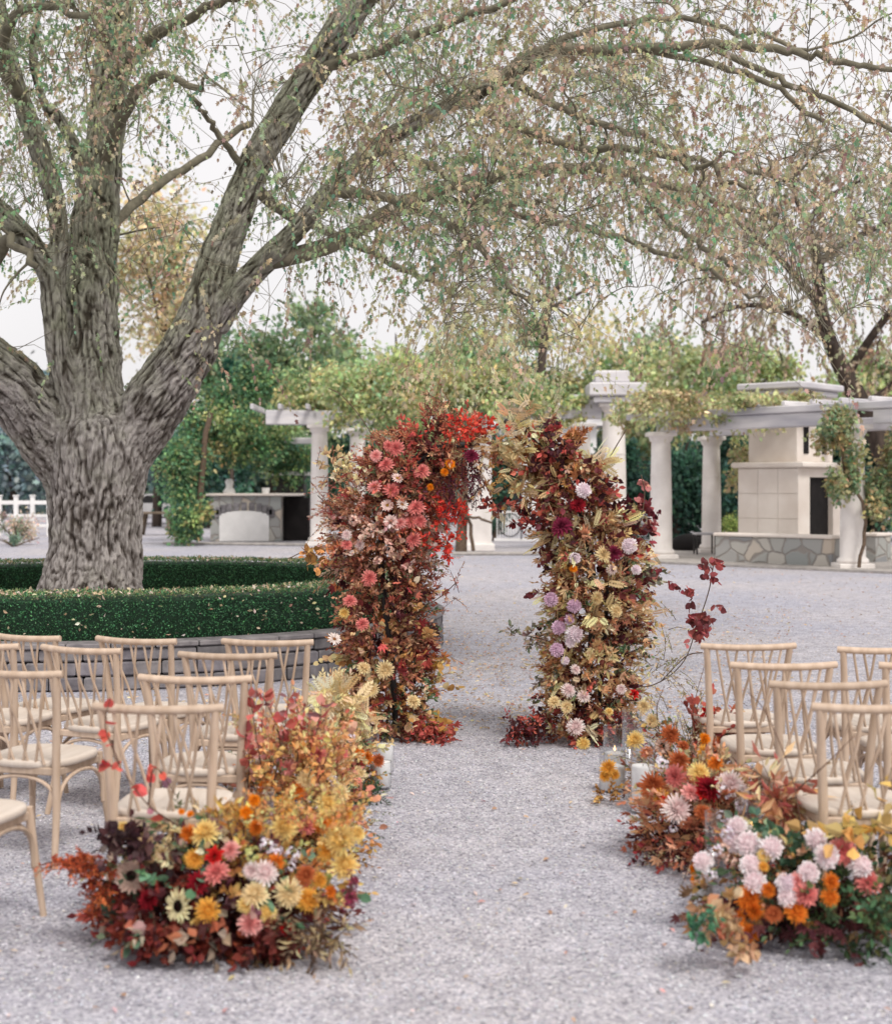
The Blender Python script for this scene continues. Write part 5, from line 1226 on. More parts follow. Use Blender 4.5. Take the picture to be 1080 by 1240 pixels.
# ---- right pillar of the arch
D1 = 9.65
ar = thing('floral_arch_pillar', 'tall cream, burgundy and lilac flower pillar leaning left at its top, right half of the arch', 'flower pillar', P(705, 897, D1)*[1, 1, 0], group='two halves of the broken floral arch')
SP = [(702, 898, 58), (712, 860, 54), (718, 810, 54), (722, 760, 56), (722, 710, 54), (714, 660, 48), (700, 615, 38), (688, 575, 34), (672, 548, 26), (654, 522, 16)]
m = MB(); q = catmull([P(705, 900, D1)*[1, 1, 0], P(714, 800, D1), P(718, 700, D1), P(700, 610, D1), P(660, 540, D1), P(610, 510, D1)], 6); tube(m, q, .022, 8); tube(m, q+[.10, .1, 0], .016, 8)
m.build('frame', M_iron, ar)
rng = np.random.default_rng(71); m = MB()
Z = [
 (one, 380, dict(kind='simple', n=18, size=.040, pal=DRK+BRZ+BRZ, L=(.10, .24), surf=.0, ext=.62, jit=.25)),
 (band(500, 660), 120, dict(kind='oval', n=11, size=.05, pal=DRK+RED+[(150, 100, 70, 3)], L=(.10, .24), surf=.4, ext=.85)),
 (band(520, 600), 60, dict(kind='maple', n=6, size=.075, pal=[(166, 112, 60, 3), (146, 84, 54, 2), (186, 130, 78, 2)], L=(.10, .2), surf=.5, ext=.9)),
 (band(560, 900), 280, dict(kind='oval', n=12, size=.045, pal=[(206, 162, 116, 3), (226, 196, 148, 4), (190, 136, 94, 3), (134, 84, 68, 1), (214, 190, 120, 2)], L=(.10, .24), surf=.3, ext=.85)),
 (band(560, 800), 85, dict(kind='frond', n=4, size=.13, pal=CRM+[(224, 206, 144, 4)], L=(.08, .2), surf=.6, ext=.95)),
 (band(630, 820), 120, dict(kind='narrow', n=12, size=.065, pal=CRM, L=(.10, .24), surf=.6, ext=.95)),
 (band(600, 720), 60, dict(kind='wide', n=7, size=.06, pal=DRK+[(110, 44, 56, 3)], L=(.10, .24), surf=.6, ext=.95)),
 (band(700, 880), 110, dict(kind='maple', n=5, size=.07, pal=[(196, 142, 96, 3), (208, 164, 118, 3), (160, 100, 70, 2), (220, 182, 134, 2)], L=(.08, .2), surf=.5, ext=.95)),
 (band(850, 905), 120, dict(kind='oval', n=12, size=.045, pal=DRK+RED, L=(.08, .2), surf=.4, ext=.95, up=.0)),
 (band(700, 900), 60, dict(kind='oval', n=8, size=.042, pal=GRN+[(150, 150, 104, 3)], L=(.10, .22), surf=.5, ext=.95)),
]
zoned(m, SP, D1, .27, Z, rng, 0); m.build('foliage', M_leaf, ar)
spot('pale_fern_fronds', ar, 9.6, [(622, 545, 34, 34, 1.2), (640, 590, 28, 30, .7), (722, 562, 16, 12, .3), (720, 640, 40, 30, .6), (640, 510, 20, 16, .5)], 'frond', 30, .15, CRM+[(226, 208, 150, 3)], 72, nl=3, L=(.05, .16))
spot('ochre_leaves', ar, 9.6, [(598, 575, 12, 30, .8), (612, 600, 14, 14, .3), (598, 545, 10, 16, .5)], 'oval', 22, .05, OCH+BRZ, 73)
spot('burgundy_leaves', ar, 9.5, [(640, 625, 30, 12, 1), (600, 612, 16, 5, .4), (660, 560, 30, 26, 1), (668, 528, 16, 16, .5), (715, 590, 24, 40, .7)], 'wide', 20, .056, DRK+RED, 74)
spot('trailing_red_leaves', ar, 9.45, [(645, 878, 30, 9, 1), (625, 886, 14, 6, .5), (735, 885, 30, 16, .7)], 'oval', 48, .046, RED+DRK, 75, up=-.1)
spot('burgundy_leaves', ar, 9.7, [(774, 600, 8, 20, .35), (784, 635, 8, 24, .4), (766, 660, 20, 20, .6), (788, 700, 10, 14, .4), (655, 715, 8, 6, .15)], 'round', 18, .058, [(140, 56, 62, 3), (106, 36, 46, 3), (186, 116, 112, 2)], 76)
spot('green_sprig', ar, 9.5, [(645, 775, 24, 10, 1), (790, 700, 12, 12, .5), (640, 800, 0, 0, 0), (672, 820, 26, 20, .6)], 'oval', 15, .05, [(112, 116, 92, 3), (138, 112, 100, 2), (166, 150, 130, 1)], 77)
spot('bronze_leaves', ar, 9.5, [(668, 815, 16, 40, 1), (680, 700, 14, 30, .6), (690, 850, 30, 20, .6)], 'oval', 26, .05, OCH+BRZ+[(120, 108, 66, 2)], 78)
spot('far_sprig_leaves', ar, 9.5, [(847, 755, 16, 24, 1), (842, 720, 10, 8, .2), (860, 695, 7, 16, .3), (865, 680, 3, 5, .1)], 'round', 20, .062, [(140, 58, 58, 3), (170, 84, 80, 2), (112, 52, 56, 2)], 79, nl=4)
spot('wild_grass', ar, 9.5, [(800, 810, 26, 26, 1), (790, 760, 20, 16, .4), (820, 830, 12, 26, .4)], 'simple', 22, .03, [(176, 160, 118, 3), (150, 146, 108, 2), (196, 176, 140, 2)], 80, nl=10, L=(.1, .24))
m = MB()
for L_ in ([(735, 800), (770, 830), (800, 825), (828, 800), (843, 760), (858, 715), (864, 680)], [(740, 700), (770, 650), (780, 600), (776, 575)], [(730, 790), (762, 790), (790, 775)], [(690, 580), (650, 548), (612, 520)], [(680, 630), (650, 610), (612, 612), (585, 610)], [(720, 600), (735, 560), (758, 520)], [(700, 790), (660, 775), (628, 768)], [(740, 780), (748, 745), (754, 700)], [(755, 850), (745, 790), (738, 740)], [(800, 825), (830, 795), (850, 790)]):
    tube(m, catmull([P(a, b, D1-.05) for a, b in L_], 5), .004, 5)
m.build('stem', M_stem, ar)
for k, x, y, w in [('lilac', 667, 726, 20), ('lilac', 695, 734, 20), ('lilac', 676, 760, 20), ('palelilac', 695, 768, 24), ('lilac', 674, 787, 20), ('palelilac', 696, 676, 16), ('palelilac', 762, 661, 22), ('magenta', 743, 670, 18), ('palelilac', 706, 594, 22),
    ('magenta', 680, 638, 26), ('blush', 687, 837, 20), ('blush', 706, 844, 18), ('cream', 671, 851, 18), ('cream', 685, 856, 18), ('blush', 697, 881, 24), ('yellow', 706, 901, 18), ('yellow', 737, 862, 12), ('red', 767, 841, 14), ('blush', 696, 811, 14), ('palelilac', 691, 778, 16),
    ('marigold', 694, 689, 11), ('cream', 730, 672, 22), ('cream', 722, 724, 18), ('blush', 740, 690, 14), ('palelilac', 770, 690, 14), ('cream', 745, 740, 18), ('lilac', 689, 750, 14), ('palelilac', 684, 800, 12), ('crimson', 700, 612, 18), ('blush', 752, 835, 14)]:
    put(k, x, y, D1-.31, w*.90, ar)

# ---- aisle arrangements
def mound(name, label, px, pbase, D, a, b, h, zones, flowers, seed, extra=None):
    """a, h in px at D; b depth in m"""
    base = P(px, pbase, D)*[1, 1, 0]; t = thing(name, label, 'flower arrangement', base, group='flower arrangements lining the aisle'); rng = np.random.default_rng(seed); m = MB()
    A_ = a/FPX*D; H_ = h/FPX*D
    for cnt, (x0, x1), (y0, y1), st in zones:
        k = cnt*6; u = nrm(rng.normal(size=(k, 3))); u[:, 2] = np.abs(u[:, 2]); r = st.get('surf', .45)+(st.get('ext', .85)-st.get('surf', .45))*rng.random(k)
        p = base+u*r[:, None]*[A_, b, H_]; X = p[:, 0]/p[:, 1]*FPX+540; Y = HOR-(p[:, 2]-EYE)/p[:, 1]*FPX
        ok = np.nonzero((X > x0)&(X < x1)&(Y > y0)&(Y < y1))[0][:cnt]; s2 = {k_: v_ for k_, v_ in st.items() if k_ not in ('surf', 'ext', 'up', 'L')}
        d = u[ok]*[1, 1, .8]+rng.normal(0, .4, (len(ok), 3)); d[:, 2] += st.get('up', .2); L = rng.uniform(*st['L'], len(ok)); p[:, 2] = np.maximum(p[:, 2], .02)
        s2.setdefault('cluster', 5.0); s2['size'] *= 1.1; sprays(m, p[ok], d, L, rng=rng, **s2)
    m.build('foliage', M_leaf, t)
    for k, x, y, w in flowers:
        dx = (x-px)/a; zz = EYE-(y-HOR)/FPX*D; dz = zz/H_; q = max(0.05, 1-dx*dx-dz*dz); Df = D-b*math.sqrt(q)*.88-.03
        if EYE-(y-HOR)/FPX*Df < .03: Df = min(Dg(y, .04), D)
        put(k, x, y, Df, w*.92, t, tilt=dx*.5)
    return t
ALL = (-200, 1300); AY = (0, 1400)
MIX = [(150, 60, 40, 2), (176, 96, 50, 2), (120, 40, 36, 2), (196, 140, 70, 2), (214, 180, 110, 1)]
# left front
lf = mound('aisle_flowers', 'front left flower mound of gold mums, sunflowers and red leaves', 262, 1135, 5.40, 150, .34, 150, [
 (230, ALL, AY, dict(kind='simple', n=16, size=.035, pal=DRK+[(110, 60, 44, 3)], L=(.06, .16), surf=.0, ext=.6)),
 (150, ALL, (1050, 1200), dict(kind='oval', n=8, size=.05, pal=DRK+RED+[(120, 62, 40, 3)], L=(.06, .15), surf=.5, ext=.92)),
 (40, (60, 280), (1040, 1200), dict(kind='maple', n=4, size=.06, pal=[(130, 46, 34, 3), (160, 76, 44, 2), (92, 30, 30, 3)], L=(.06, .15), surf=.6, ext=.95)),
 (60, (140, 300), (960, 1060), dict(kind='oval', n=9, size=.045, pal=CRM+GRN+[(150, 150, 100, 3)], L=(.08, .18), surf=.6, ext=.95)),
 (90, (120, 330), (980, 1140), dict(kind='wide', n=6, size=.05, pal=[(96, 46, 52, 3), (128, 84, 88, 2), (150, 126, 110, 2), (90, 110, 84, 2)], L=(.08, .16), surf=.6, ext=.95)),
 (110, (250, 450), (950, 1090), dict(kind='oval', n=9, size=.042, pal=OCH+[(222, 176, 90, 3), (214, 130, 60, 2), (190, 190, 110, 2)], L=(.08, .18), surf=.6, ext=1.0)),
 (50, (300, 460), (1090, 1200), dict(kind='narrow', n=9, size=.05, pal=[(150, 124, 90, 2), (110, 60, 44, 2), (180, 150, 110, 1)], L=(.08, .2), surf=.7, ext=1.0, up=-.2)),
 (30, ALL, (1000, 1150), dict(kind='round', n=5, size=.05, pal=[(112, 150, 116, 3), (86, 128, 96, 2)], L=(.06, .14), surf=.8, ext=1.0)),
 ], [('sunb', 159, 1061, 44), ('sun', 217, 1097, 46), ('gold', 251, 1103, 32), ('yellow', 250, 1011, 38), ('orange', 230, 1009, 24), ('red', 260, 1037, 24), ('coral', 262, 1057, 30), ('blush', 320, 1058, 34), ('blush', 306, 1054, 24), ('cream', 309, 1085, 36), ('yellow', 298, 1096, 24), ('cream', 348, 1081, 38),
     ('gold', 372, 1090, 32), ('pink', 303, 1118, 28), ('yellow', 324, 1106, 24), ('red', 347, 1125, 18), ('yellow', 412, 1016, 42), ('yellow', 415, 1048, 38), ('yellow', 432, 1010, 22), ('lime', 305, 1036, 28), ('wb', 322, 1024, 26), ('wb', 334, 1032, 24), ('wb', 354, 1034, 26), ('wb', 352, 1050, 16),
     ('yellow', 342, 1003, 34), ('orange', 309, 1002, 20), ('marigold', 298, 984, 18), ('marigold', 308, 969, 16), ('marigold', 220, 983, 9), ('marigold', 231, 986, 10), ('gold', 236, 1040, 26), ('orange', 333, 1045, 24), ('rust', 371, 1060, 26), ('cream', 178, 1028, 24), ('cream', 198, 1035, 26), ('yellow', 150, 1002, 16),
     ('crimson', 240, 1070, 26), ('crimson', 180, 1090, 24), ('orange', 390, 1000, 24), ('gold', 386, 1066, 22), ('cream', 172, 1010, 22), ('pink', 280, 1030, 22), ('gold', 395, 1030, 26), ('yellow', 238, 1118, 16), ('orange', 400, 1080, 16)], 81)
spot('rust_amaranth', lf, 5.25, [(88, 1045, 24, 4, .8), (112, 1050, 20, 10, 1), (122, 1085, 10, 20, 1)], 'simple', 60, .022, [(190, 84, 34, 3), (160, 62, 30, 3), (212, 112, 44, 2)], 82, nl=12, L=(.03, .07))
spot('trailing_amaranth', lf, 5.0, [(424, 1080, 2, 14, 1), (427, 1062, 4, 8, .3)], 'simple', 34, .016, [(150, 40, 76, 3), (122, 26, 60, 2)], 83, nl=12, up=-.9, L=(.02, .05))
spot('dried_leaves', lf, 5.02, [(235, 1135, 14, 22, .6), (262, 1128, 12, 16, .6), (175, 1128, 20, 10, .4)], 'wide', 12, .07, [(150, 130, 112, 3), (176, 156, 136, 2), (170, 92, 60, 3)], 84, nl=3, L=(.03, .07))
spot('base_leaves', lf, 5.12, [(200, 1125, 50, 16, 1), (290, 1140, 60, 14, 1.2), (345, 1130, 30, 12, .5)], 'wide', 40, .055, [(92, 26, 22, 3), (120, 40, 26, 3), (66, 22, 22, 2), (150, 70, 36, 1)], 120, nl=5, L=(.03, .08), up=0)
spot('dark_leaves', lf, 5.2, [(150, 1018, 18, 10, 1), (170, 1025, 16, 10, 1)], 'wide', 16, .055, [(72, 40, 44, 3), (110, 84, 84, 2), (50, 30, 34, 2)], 85, nl=6)
spot('grass_tuft', lf, 5.1, [(385, 1132, 30, 6, 1)], 'narrow', 30, .06, [(150, 126, 92, 3), (96, 74, 58, 2), (186, 160, 120, 2)], 86, nl=6, up=0, L=(.08, .18))
# tall sprays left
def tall(name, label, px, pbase, D, stems, leafkind, size, pal, n, seed, parent=None):
    rng = np.random.default_rng(seed); m = MB()
    for L_ in stems:
        q = catmull([P(a, b, D+rng.uniform(-.1, .1)) for a, b in L_], 6); q[:, 2] = np.maximum(q[:, 2], .01); tube(m, q, np.linspace(.0035, .0015, len(q)), 5, lin((112, 84, 70)), 1)
        k = n; t = rng.uniform(.25, 1, k); i = (t*(len(q)-1)).astype(int); p = q[i]; d = rng.normal(0, 1, (k, 3))+[0, -.2, .3]
        inst(m, LEAF[leafkind], p, d, rng.uniform(.6, 1.2, k)*size, pick(pal, k, rng, .2), rng)
    return m.build(name, [M_leaf, M_leaf], parent)
tall('leafy_sprig', '', 140, 1100, 5.3, [[(250, 1030), (215, 1000), (180, 975), (150, 935), (138, 915)], [(180, 975), (188, 930), (215, 965)], [(145, 925), (128, 880), (134, 845)], [(138, 930), (124, 918)]], 'round', .046, [(206, 70, 62, 3), (222, 90, 72, 2), (146, 92, 112, 1.5)], 5, 87, lf)
# left middle
lm = mound('aisle_flowers', 'tall loose left arrangement of red leaves and peach blooms beside the second chair', 362, 1050, 6.6, 78, .42, 175, [
 (180, ALL, AY, dict(kind='simple', n=14, size=.035, pal=BRZ+OCH+DRK[:1], L=(.08, .2), surf=.0, ext=.65)),
 (75, (280, 460), (820, 960), dict(kind='oval', n=8, size=.042, pal=[(208, 130, 104, 3), (222, 156, 112, 4), (170, 84, 76, 1), (222, 186, 128, 4), (164, 160, 116, 2)], L=(.12, .3), surf=.5, ext=1.0, up=.9)),
 (150, ALL, (900, 1060), dict(kind='oval', n=9, size=.042, pal=OCH+[(226, 160, 88, 4), (232, 196, 122, 4), (210, 134, 96, 2), (180, 176, 116, 2)], L=(.08, .2), surf=.5, ext=1.0)),
 (60, ALL, (940, 1060), dict(kind='simple', n=16, size=.022, pal=GRN+[(186, 196, 160, 2), (214, 190, 150, 2)], L=(.14, .3), surf=.5, ext=1.0)),
 (50, ALL, AY, dict(kind='round', n=6, size=.045, pal=[(214, 140, 110, 3), (226, 176, 140, 2)], L=(.1, .26), surf=.6, ext=1.0)),
 ], [('coral', 385, 915, 22), ('cream', 412, 962, 26), ('yellow', 395, 975, 30), ('gold', 345, 975, 28), ('orange', 322, 955, 22), ('cream', 370, 945, 24), ('pink', 350, 930, 20), ('gold', 400, 1000, 26), ('pink', 330, 905, 16), ('coral', 372, 1000, 22), ('wb', 402, 945, 18), ('lime', 400, 925, 18), ('cream', 382, 890, 18),
     ('orange', 360, 958, 22), ('gold', 418, 985, 22), ('coral', 352, 990, 18)], 91)
tall('red_leaf_spray', '', 330, 1000, 6.3, [[(320, 950), (312, 900), (304, 850), (298, 822)], [(340, 940), (338, 890), (322, 850), (310, 838)], [(360, 930), (362, 880), (356, 835)], [(330, 960), (345, 880), (350, 840)], [(300, 960), (302, 920), (296, 880)], [(370, 930), (385, 880), (390, 850)]], 'wide', .058, [(190, 92, 86, 3), (170, 66, 64, 2), (150, 104, 106, 2), (210, 140, 126, 3)], 15, 92, lm)
spot('airy_stems', lm, 6.4, [(345, 900, 40, 26, 1), (390, 930, 30, 30, 1), (372, 965, 36, 20, .8)], 'simple', 26, .030, [(232, 176, 110, 4), (222, 146, 92, 3), (206, 190, 130, 2), (226, 196, 150, 2)], 121, nl=18, L=(.14, .30), up=.9, stemcol=(170, 130, 96))
spot('amber_leaves', lm, 6.25, [(385, 925, 26, 26, 1), (350, 950, 30, 20, .8), (325, 915, 16, 20, .4)], 'oval', 16, .05, [(228, 160, 84, 4), (234, 186, 110, 3), (212, 128, 84, 2)], 122, nl=6, L=(.06, .16), up=.5)
spot('airy_stems', lf, 5.3, [(400, 1010, 34, 26, 1), (350, 992, 44, 16, .7)], 'simple', 24, .028, [(226, 180, 100, 4), (214, 140, 76, 2), (190, 180, 110, 2)], 123, nl=16, L=(.10, .22), up=.8, stemcol=(150, 120, 84))
# left back beside the pillar
lb = mound('aisle_flowers', 'small left arrangement of cream ferns and tiny orange mums beside the left pillar', 406, 965, 8.05, 44, .32, 105, [
 (130, ALL, AY, dict(kind='simple', n=14, size=.035, pal=BRZ+CRM+GRN, L=(.08, .18), surf=.0, ext=.7)),
 (90, ALL, (830, 920), dict(kind='oval', n=9, size=.05, pal=CRM+[(214, 160, 130, 2), (196, 130, 120, 2)], L=(.1, .25), surf=.5, ext=1, up=.5)),
 (80, ALL, (890, 975), dict(kind='oval', n=9, size=.04, pal=OCH+RED+GRN, L=(.06, .16), surf=.5, ext=1)),
 ], [('coral', 413, 915, 20), ('orange', 444, 918, 18), ('rust', 457, 921, 18), ('orange', 435, 913, 16), ('cream', 433, 938, 22), ('coral', 430, 962, 20), ('yellow', 417, 924, 18), ('wb', 425, 893, 18), ('wb', 405, 945, 18), ('red', 404, 900, 14), ('cream', 428, 948, 18), ('pink', 400, 880, 18), ('cream', 408, 860, 20), ('yellow', 420, 975, 18)], 93)
spot('pale_fern_fronds', lb, 7.9, [(400, 850, 26, 20, 1), (430, 870, 26, 12, .7)], 'frond', 20, .18, CRM, 94, nl=3)
spot('green_sprig', lb, 7.75, [(446, 966, 14, 7, 1), (436, 980, 8, 8, .4)], 'narrow', 30, .05, [(58, 86, 58, 3), (84, 116, 80, 2)], 95, nl=8, up=.1, L=(.06, .14))
# right front
rf = mound('aisle_flowers', 'front right mound of blush pompoms and orange mums with green leaves', 985, 1130, 5.5, 150, .36, 142, [
 (240, ALL, AY, dict(kind='simple', n=16, size=.035, pal=DRK[:2]+GRN+[(60, 80, 56, 4), (110, 60, 40, 2)], L=(.06, .16), surf=.0, ext=.6)),
 (120, (960, 1200), (1030, 1200), dict(kind='oval', n=9, size=.04, pal=[(58, 84, 52, 3), (76, 104, 64, 3), (112, 116, 66, 2), (120, 72, 48, 1)], L=(.08, .18), surf=.5, ext=1.0)),
 (80, (830, 1000), (1020, 1120), dict(kind='oval', n=8, size=.045, pal=BRZ+OCH+GRN, L=(.06, .16), surf=.5, ext=.95)),
 (60, (820, 1100), (1090, 1200), dict(kind='maple', n=4, size=.06, pal=[(106, 52, 56, 3), (90, 40, 44, 2), (150, 110, 76, 2)], L=(.06, .14), surf=.6, ext=.98, up=-.1)),
 (50, (860, 1100), (970, 1060), dict(kind='wide', n=7, size=.05, pal=[(72, 108, 82, 3), (96, 126, 92, 2), (176, 160, 96, 2)], L=(.08, .18), surf=.6, ext=.95)),
 (40, (1080, 1300), (900, 1200), dict(kind='oval', n=8, size=.045, pal=GRN+BRZ, L=(.08, .18), surf=.6, ext=.95)),
 ], [('pompink', 851, 1043, 28), ('pompink', 890, 1018, 32), ('pompink', 906, 1022, 34), ('pompink', 933, 1027, 32), ('pompink', 908, 1048, 30), ('pompink', 914, 1069, 32), ('pompink', 987, 1016, 30), ('pompink', 1000, 1037, 34), ('pompink', 978, 1057, 30), ('palelilac', 951, 1070, 28), ('pompink', 953, 1087, 28),
     ('pompink', 1040, 1049, 34), ('coral', 1020, 1031, 32), ('coral', 1050, 1070, 30), ('coral', 975, 1082, 30), ('orange', 904, 1087, 34), ('orange', 962, 1104, 32), ('orange', 1004, 1068, 24), ('orange', 1004, 1087, 24), ('orange', 914, 1102, 26), ('orange', 892, 1114, 24), ('orange', 908, 1130, 26), ('wb', 861, 1058, 24),
     ('pompink', 893, 1000, 26), ('bb', 878, 1030, 26), ('bb', 884, 1042, 20), ('wb', 868, 1030, 22), ('yellow', 925, 1036, 18), ('gold', 924, 1050, 14), ('pompink', 1100, 1040, 30), ('orange', 1095, 1090, 26), ('pink', 965, 1068, 22), ('wb', 880, 1008, 24), ('rust', 936, 1108, 24), ('orange', 930, 1078, 20)], 101)
spot('golden_leaves', rf, 5.3, [(1040, 1005, 40, 14, 1), (1060, 970, 6, 12, .2), (1080, 975, 6, 8, .2), (1000, 1020, 10, 10, .2), (1060, 1000, 30, 12, .6)], 'wide', 10, .085, [(206, 168, 84, 3), (196, 150, 60, 2), (214, 186, 120, 2)], 102, nl=3)
spot('dried_leaves', rf, 5.05, [(872, 1108, 24, 20, 1), (905, 1146, 26, 6, .6), (880, 1120, 14, 12, .5)], 'wide', 16, .058, [(196, 160, 122, 3), (176, 134, 92, 3), (214, 130, 96, 1)], 103, nl=4, L=(.03, .07))
spot('peach_leaves', rf, 5.8, [(940, 975, 14, 22, 1), (950, 1000, 8, 20, .6), (930, 955, 12, 18, .5)], 'narrow', 20, .12, [(226, 184, 140, 3), (206, 150, 104, 2), (176, 96, 80, 2)], 104, nl=4, L=(.08, .2))
spot('green_sprig', rf, 4.98, [(846, 1122, 12, 8, 1), (850, 1098, 6, 8, .4)], 'oval', 12, .045, [(76, 130, 98, 3), (62, 108, 78, 2)], 105, nl=5, L=(.03, .07))
spot('green_sprig', rf, 5.1, [(1060, 1110, 34, 26, .8)], 'oval', 34, .045, [(66, 104, 70, 3), (92, 116, 66, 2)], 115, nl=7, L=(.06, .14))
tall('bare_twig', '', 0, 0, 5.45, [[(975, 1040), (968, 990), (962, 955), (950, 915), (925, 860), (905, 838)], [(963, 958), (1000, 925), (1035, 890)], [(1045, 1030), (1035, 1000), (1030, 970)]], 'round', .02, [(150, 120, 80)], 1, 106, rf)
# right middle
rm = mound('aisle_flowers', 'middle right arrangement of rust leaves, blush dahlia and deep red bloom', 854, 1040, 6.6, 74, .40, 124, [
 (200, ALL, AY, dict(kind='simple', n=14, size=.035, pal=BRZ+DRK, L=(.08, .18), surf=.0, ext=.65)),
 (110, ALL, (960, 1060), dict(kind='maple', n=5, size=.065, pal=[(206, 136, 94, 3), (186, 108, 74, 3), (222, 166, 124, 3)], L=(.08, .18), surf=.5, ext=.98)),
 (60, (760, 930), (1010, 1060), dict(kind='oval', n=10, size=.035, pal=RED+DRK, L=(.06, .16), surf=.6, ext=1.05, up=-.1)),
 (120, ALL, (880, 990), dict(kind='oval', n=9, size=.042, pal=[(210, 156, 112, 3), (182, 168, 126, 3), (224, 186, 146, 3), (206, 112, 84, 2)], L=(.08, .2), surf=.5, ext=1.0)),
 (50, ALL, AY, dict(kind='simple', n=16, size=.022, pal=[(196, 170, 150, 2), (216, 206, 196, 2), (150, 140, 110, 2)], L=(.12, .26), surf=.5, ext=1.0)),
 ], [('blush', 818, 981, 38), ('crimson', 857, 954, 30), ('red', 848, 962, 18), ('blush', 883, 950, 34), ('blush', 893, 960, 30), ('wb', 876, 962, 28), ('wb', 894, 975, 28), ('coral', 818, 940, 26), ('rust', 789, 950, 34), ('yellow', 845, 937, 30), ('rust', 822, 922, 28), ('pink', 836, 960, 22), ('wb', 800, 925, 24), ('gold', 800, 965, 22),
     ('marigold', 840, 1053, 16), ('marigold', 843, 1066, 16), ('rust', 850, 985, 24), ('wb', 815, 1004, 14), ('red', 806, 970, 14), ('orange', 866, 925, 20), ('wb', 874, 990, 22)], 111)
rb_ = mound('aisle_flowers', 'back right arrangement of wild grasses, copper blooms and coral leaves near the far chair', 835, 968, 7.9, 68, .5, 112, [
 (160, ALL, AY, dict(kind='simple', n=14, size=.033, pal=BRZ+OCH+GRN, L=(.08, .18), surf=.0, ext=.7)),
 (90, ALL, AY, dict(kind='simple', n=18, size=.022, pal=[(186, 170, 120, 3), (160, 150, 100, 2), (206, 186, 150, 2)], L=(.14, .3), surf=.4, ext=1, up=.6)),
 (60, (840, 920), (840, 930), dict(kind='round', n=6, size=.05, pal=[(196, 92, 74, 3), (214, 120, 90, 2), (150, 60, 50, 2)], L=(.08, .2), surf=.5, ext=1.05)),
 (80, ALL, (880, 970), dict(kind='oval', n=9, size=.042, pal=OCH+BRZ+GRN, L=(.08, .18), surf=.5, ext=1)),
 ], [('rust', 810, 890, 26), ('yellow', 770, 898, 26), ('sunb', 802, 903, 22), ('red', 855, 863, 20), ('coral', 879, 881, 22), ('coral', 866, 885, 20), ('orange', 783, 912, 18), ('rust', 870, 902, 22), ('cream', 790, 872, 18), ('gold', 850, 912, 22), ('yellow', 862, 922, 20), ('rust', 826, 905, 18), ('cream', 780, 855, 18), ('marigold', 852, 895, 16)], 112)
tall('bare_twig', '', 0, 0, 7.8, [[(842, 930), (838, 880), (842, 845), (852, 808)], [(800, 900), (795, 860), (804, 830)]], 'simple', .015, [(120, 100, 80)], 2, 113, rb_)
gv = mound('gold_posy', 'little gold blossom tuft hanging before the glass by the right pillar', 737, 948, 7.72, 16, .07, 34, [(16, ALL, AY, dict(kind='oval', n=7, size=.03, pal=OCH, L=(.03, .07), surf=.2, ext=1))], [('gold', 737, 930, 22), ('gold', 733, 940, 16), ('gold', 744, 938, 14)], 114)

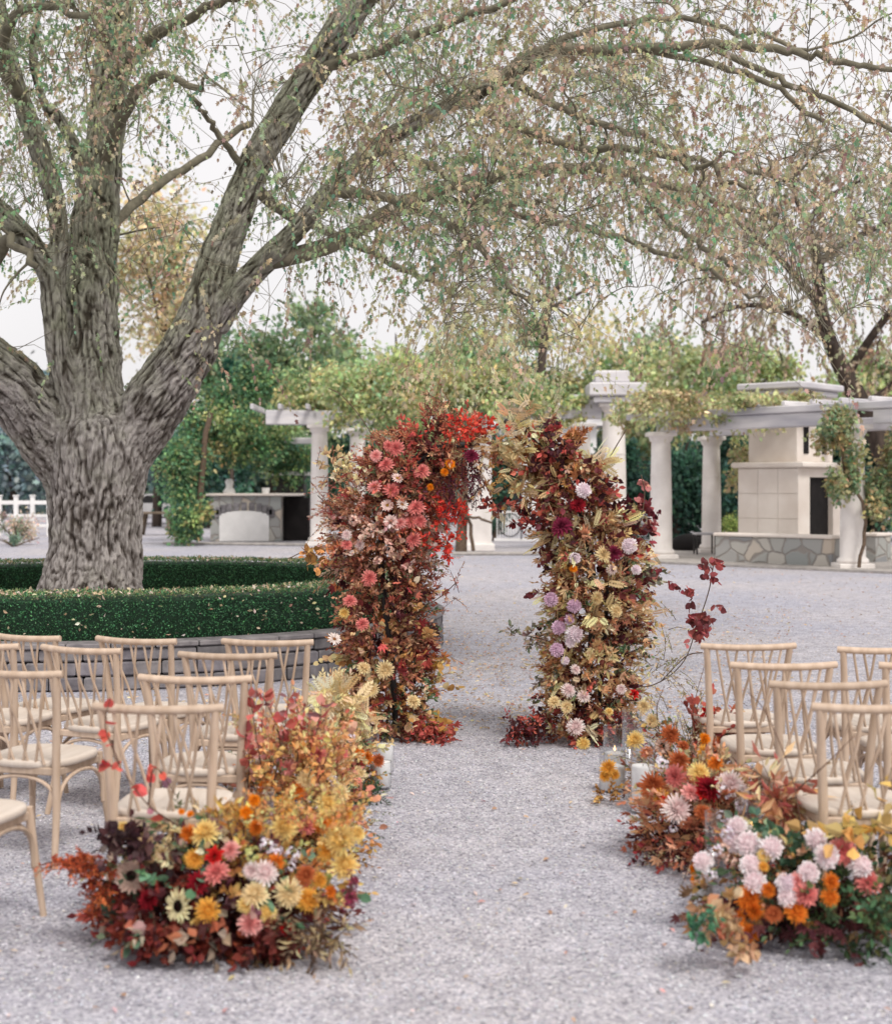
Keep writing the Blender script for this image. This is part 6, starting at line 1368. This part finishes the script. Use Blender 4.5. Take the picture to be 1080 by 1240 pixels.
# ================================================================== CANDLES in glass
def vase(px, pbase, ptop, wpx, label, D=None, ptopc=None, clabel=None, wax=.5, flame=True, wax_r=.86):
    D = D or Dg(pbase); r = wpx/2/FPX*D; zb = max(0.002, EYE-(pbase-HOR)/FPX*D); zt = EYE-(ptop-HOR)/FPX*D; x = (px-540)/FPX*D; h = zt-zb
    m = MB(); lathe(m, (x, D, zb), [(r*.4, .0), (r, .003), (r, h)], 28, cap=False); lathe(m, (x, D, zb), [(r*.96, h), (r*.96, .010), (r*.4, .009)], 28, cap=False)
    a = np.linspace(0, 2*PI, 29); tube(m, np.stack([x+r*.98*np.cos(a), D+r*.98*np.sin(a), np.full(29, zb+h)], 1), .0034, 6, caps=False)
    m.add([(x+r*.4*math.cos(q), D+r*.4*math.sin(q), zb+.0005) for q in a[:-1]], [tuple(range(28))])
    o = m.build('glass_vase', M_glass); tag(o, label, 'glass vase', 'clear glass candle cylinders along the aisle')
    if clabel:
        c = thing('candle', clabel, 'candle', (x, D, zb+.012), group='white candles inside the glass cylinders'); hc = h*wax; rc = r*wax_r
        m = MB(); lathe(m, (x, D, zb+.012), [(rc*.97, 0), (rc, .004), (rc, hc-.006), (rc*.94, hc), (rc*.3, hc-.006)], 24); m.build('wax', M_wax, c)
        m = MB(); tube(m, [(x, D, zb+.005+hc), (x+.002, D, zb+.005+hc+.014)], .0012, 5); wk = m.build('wick', M_black, c)
        if flame:
            m = MB(); lathe(m, (x, D, zb+.012+hc+.006), [(.001, 0), (.006, .008), (.007, .015), (.004, .026), (.0005, .036)], 10); m.build('flame', M_flame, wk)
vase(741, 958, 906, 32, 'front glass cylinder left of the row by the right pillar', None, None, 'wide white candle in the glass behind the gold blossoms', .55, False, .93)
vase(744, 938, 880, 28, 'glass cylinder with small flame right beside the right pillar', None, None, 'white candle with tiny flame next to the right pillar', .42)
vase(765, 930, 861, 24, 'tallest clear glass standing behind the other two by the right pillar')
vase(778, 984, 904, 30, 'glass cylinder left of the middle right arrangement', None, None, 'white candle in glass under the copper blooms, right side', .68, False, .93)
vase(845, 1000, 937, 32, 'glass cylinder under a yellow bloom, just above the deep red flower', 6.7)
vase(878, 975, 915, 32, 'glass cylinder under the heart shaped coral leaf', 7.0)
vase(911, 1045, 957, 29, 'glass cylinder behind the blush pompoms', 5.95, None, 'lit white candle behind the blush pompoms', .45)
vase(866, 1050, 983, 26, 'small glass beside the front right mound', 5.95)
vase(822, 1010, 946, 28, 'glass cylinder left of the deep red flower', 6.85)
vase(853, 1092, 1050, 20, 'low glass cylinder at left foot of the front right mound', 5.75, None, 'white candle at the left foot of the front right mound', .8, False, .95)
vase(315, 1030, 957, 36, 'large glass cylinder behind the gold mums of the front left mound', 5.85)
vase(441, 932, 880, 18, 'narrow glass cylinder left of its twin near the left pillar', 8.2)
vase(452, 930, 886, 14, 'slim glass cylinder right of its twin near the left pillar', 8.35)
vase(465, 935, 901, 24, 'short glass filled white by the left pillar, rear one', 8.5, None, 'square looking white candle rear of the left pillar pair', .9, False, .95)
vase(461, 954, 922, 26, 'short glass filled white by the left pillar, front one', 8.1, None, 'white candle at front of the left pillar pair', .9, False, .95)
vase(404, 1010, 950, 20, 'slim glass cylinder at the aisle edge of the tall left arrangement', 6.9)
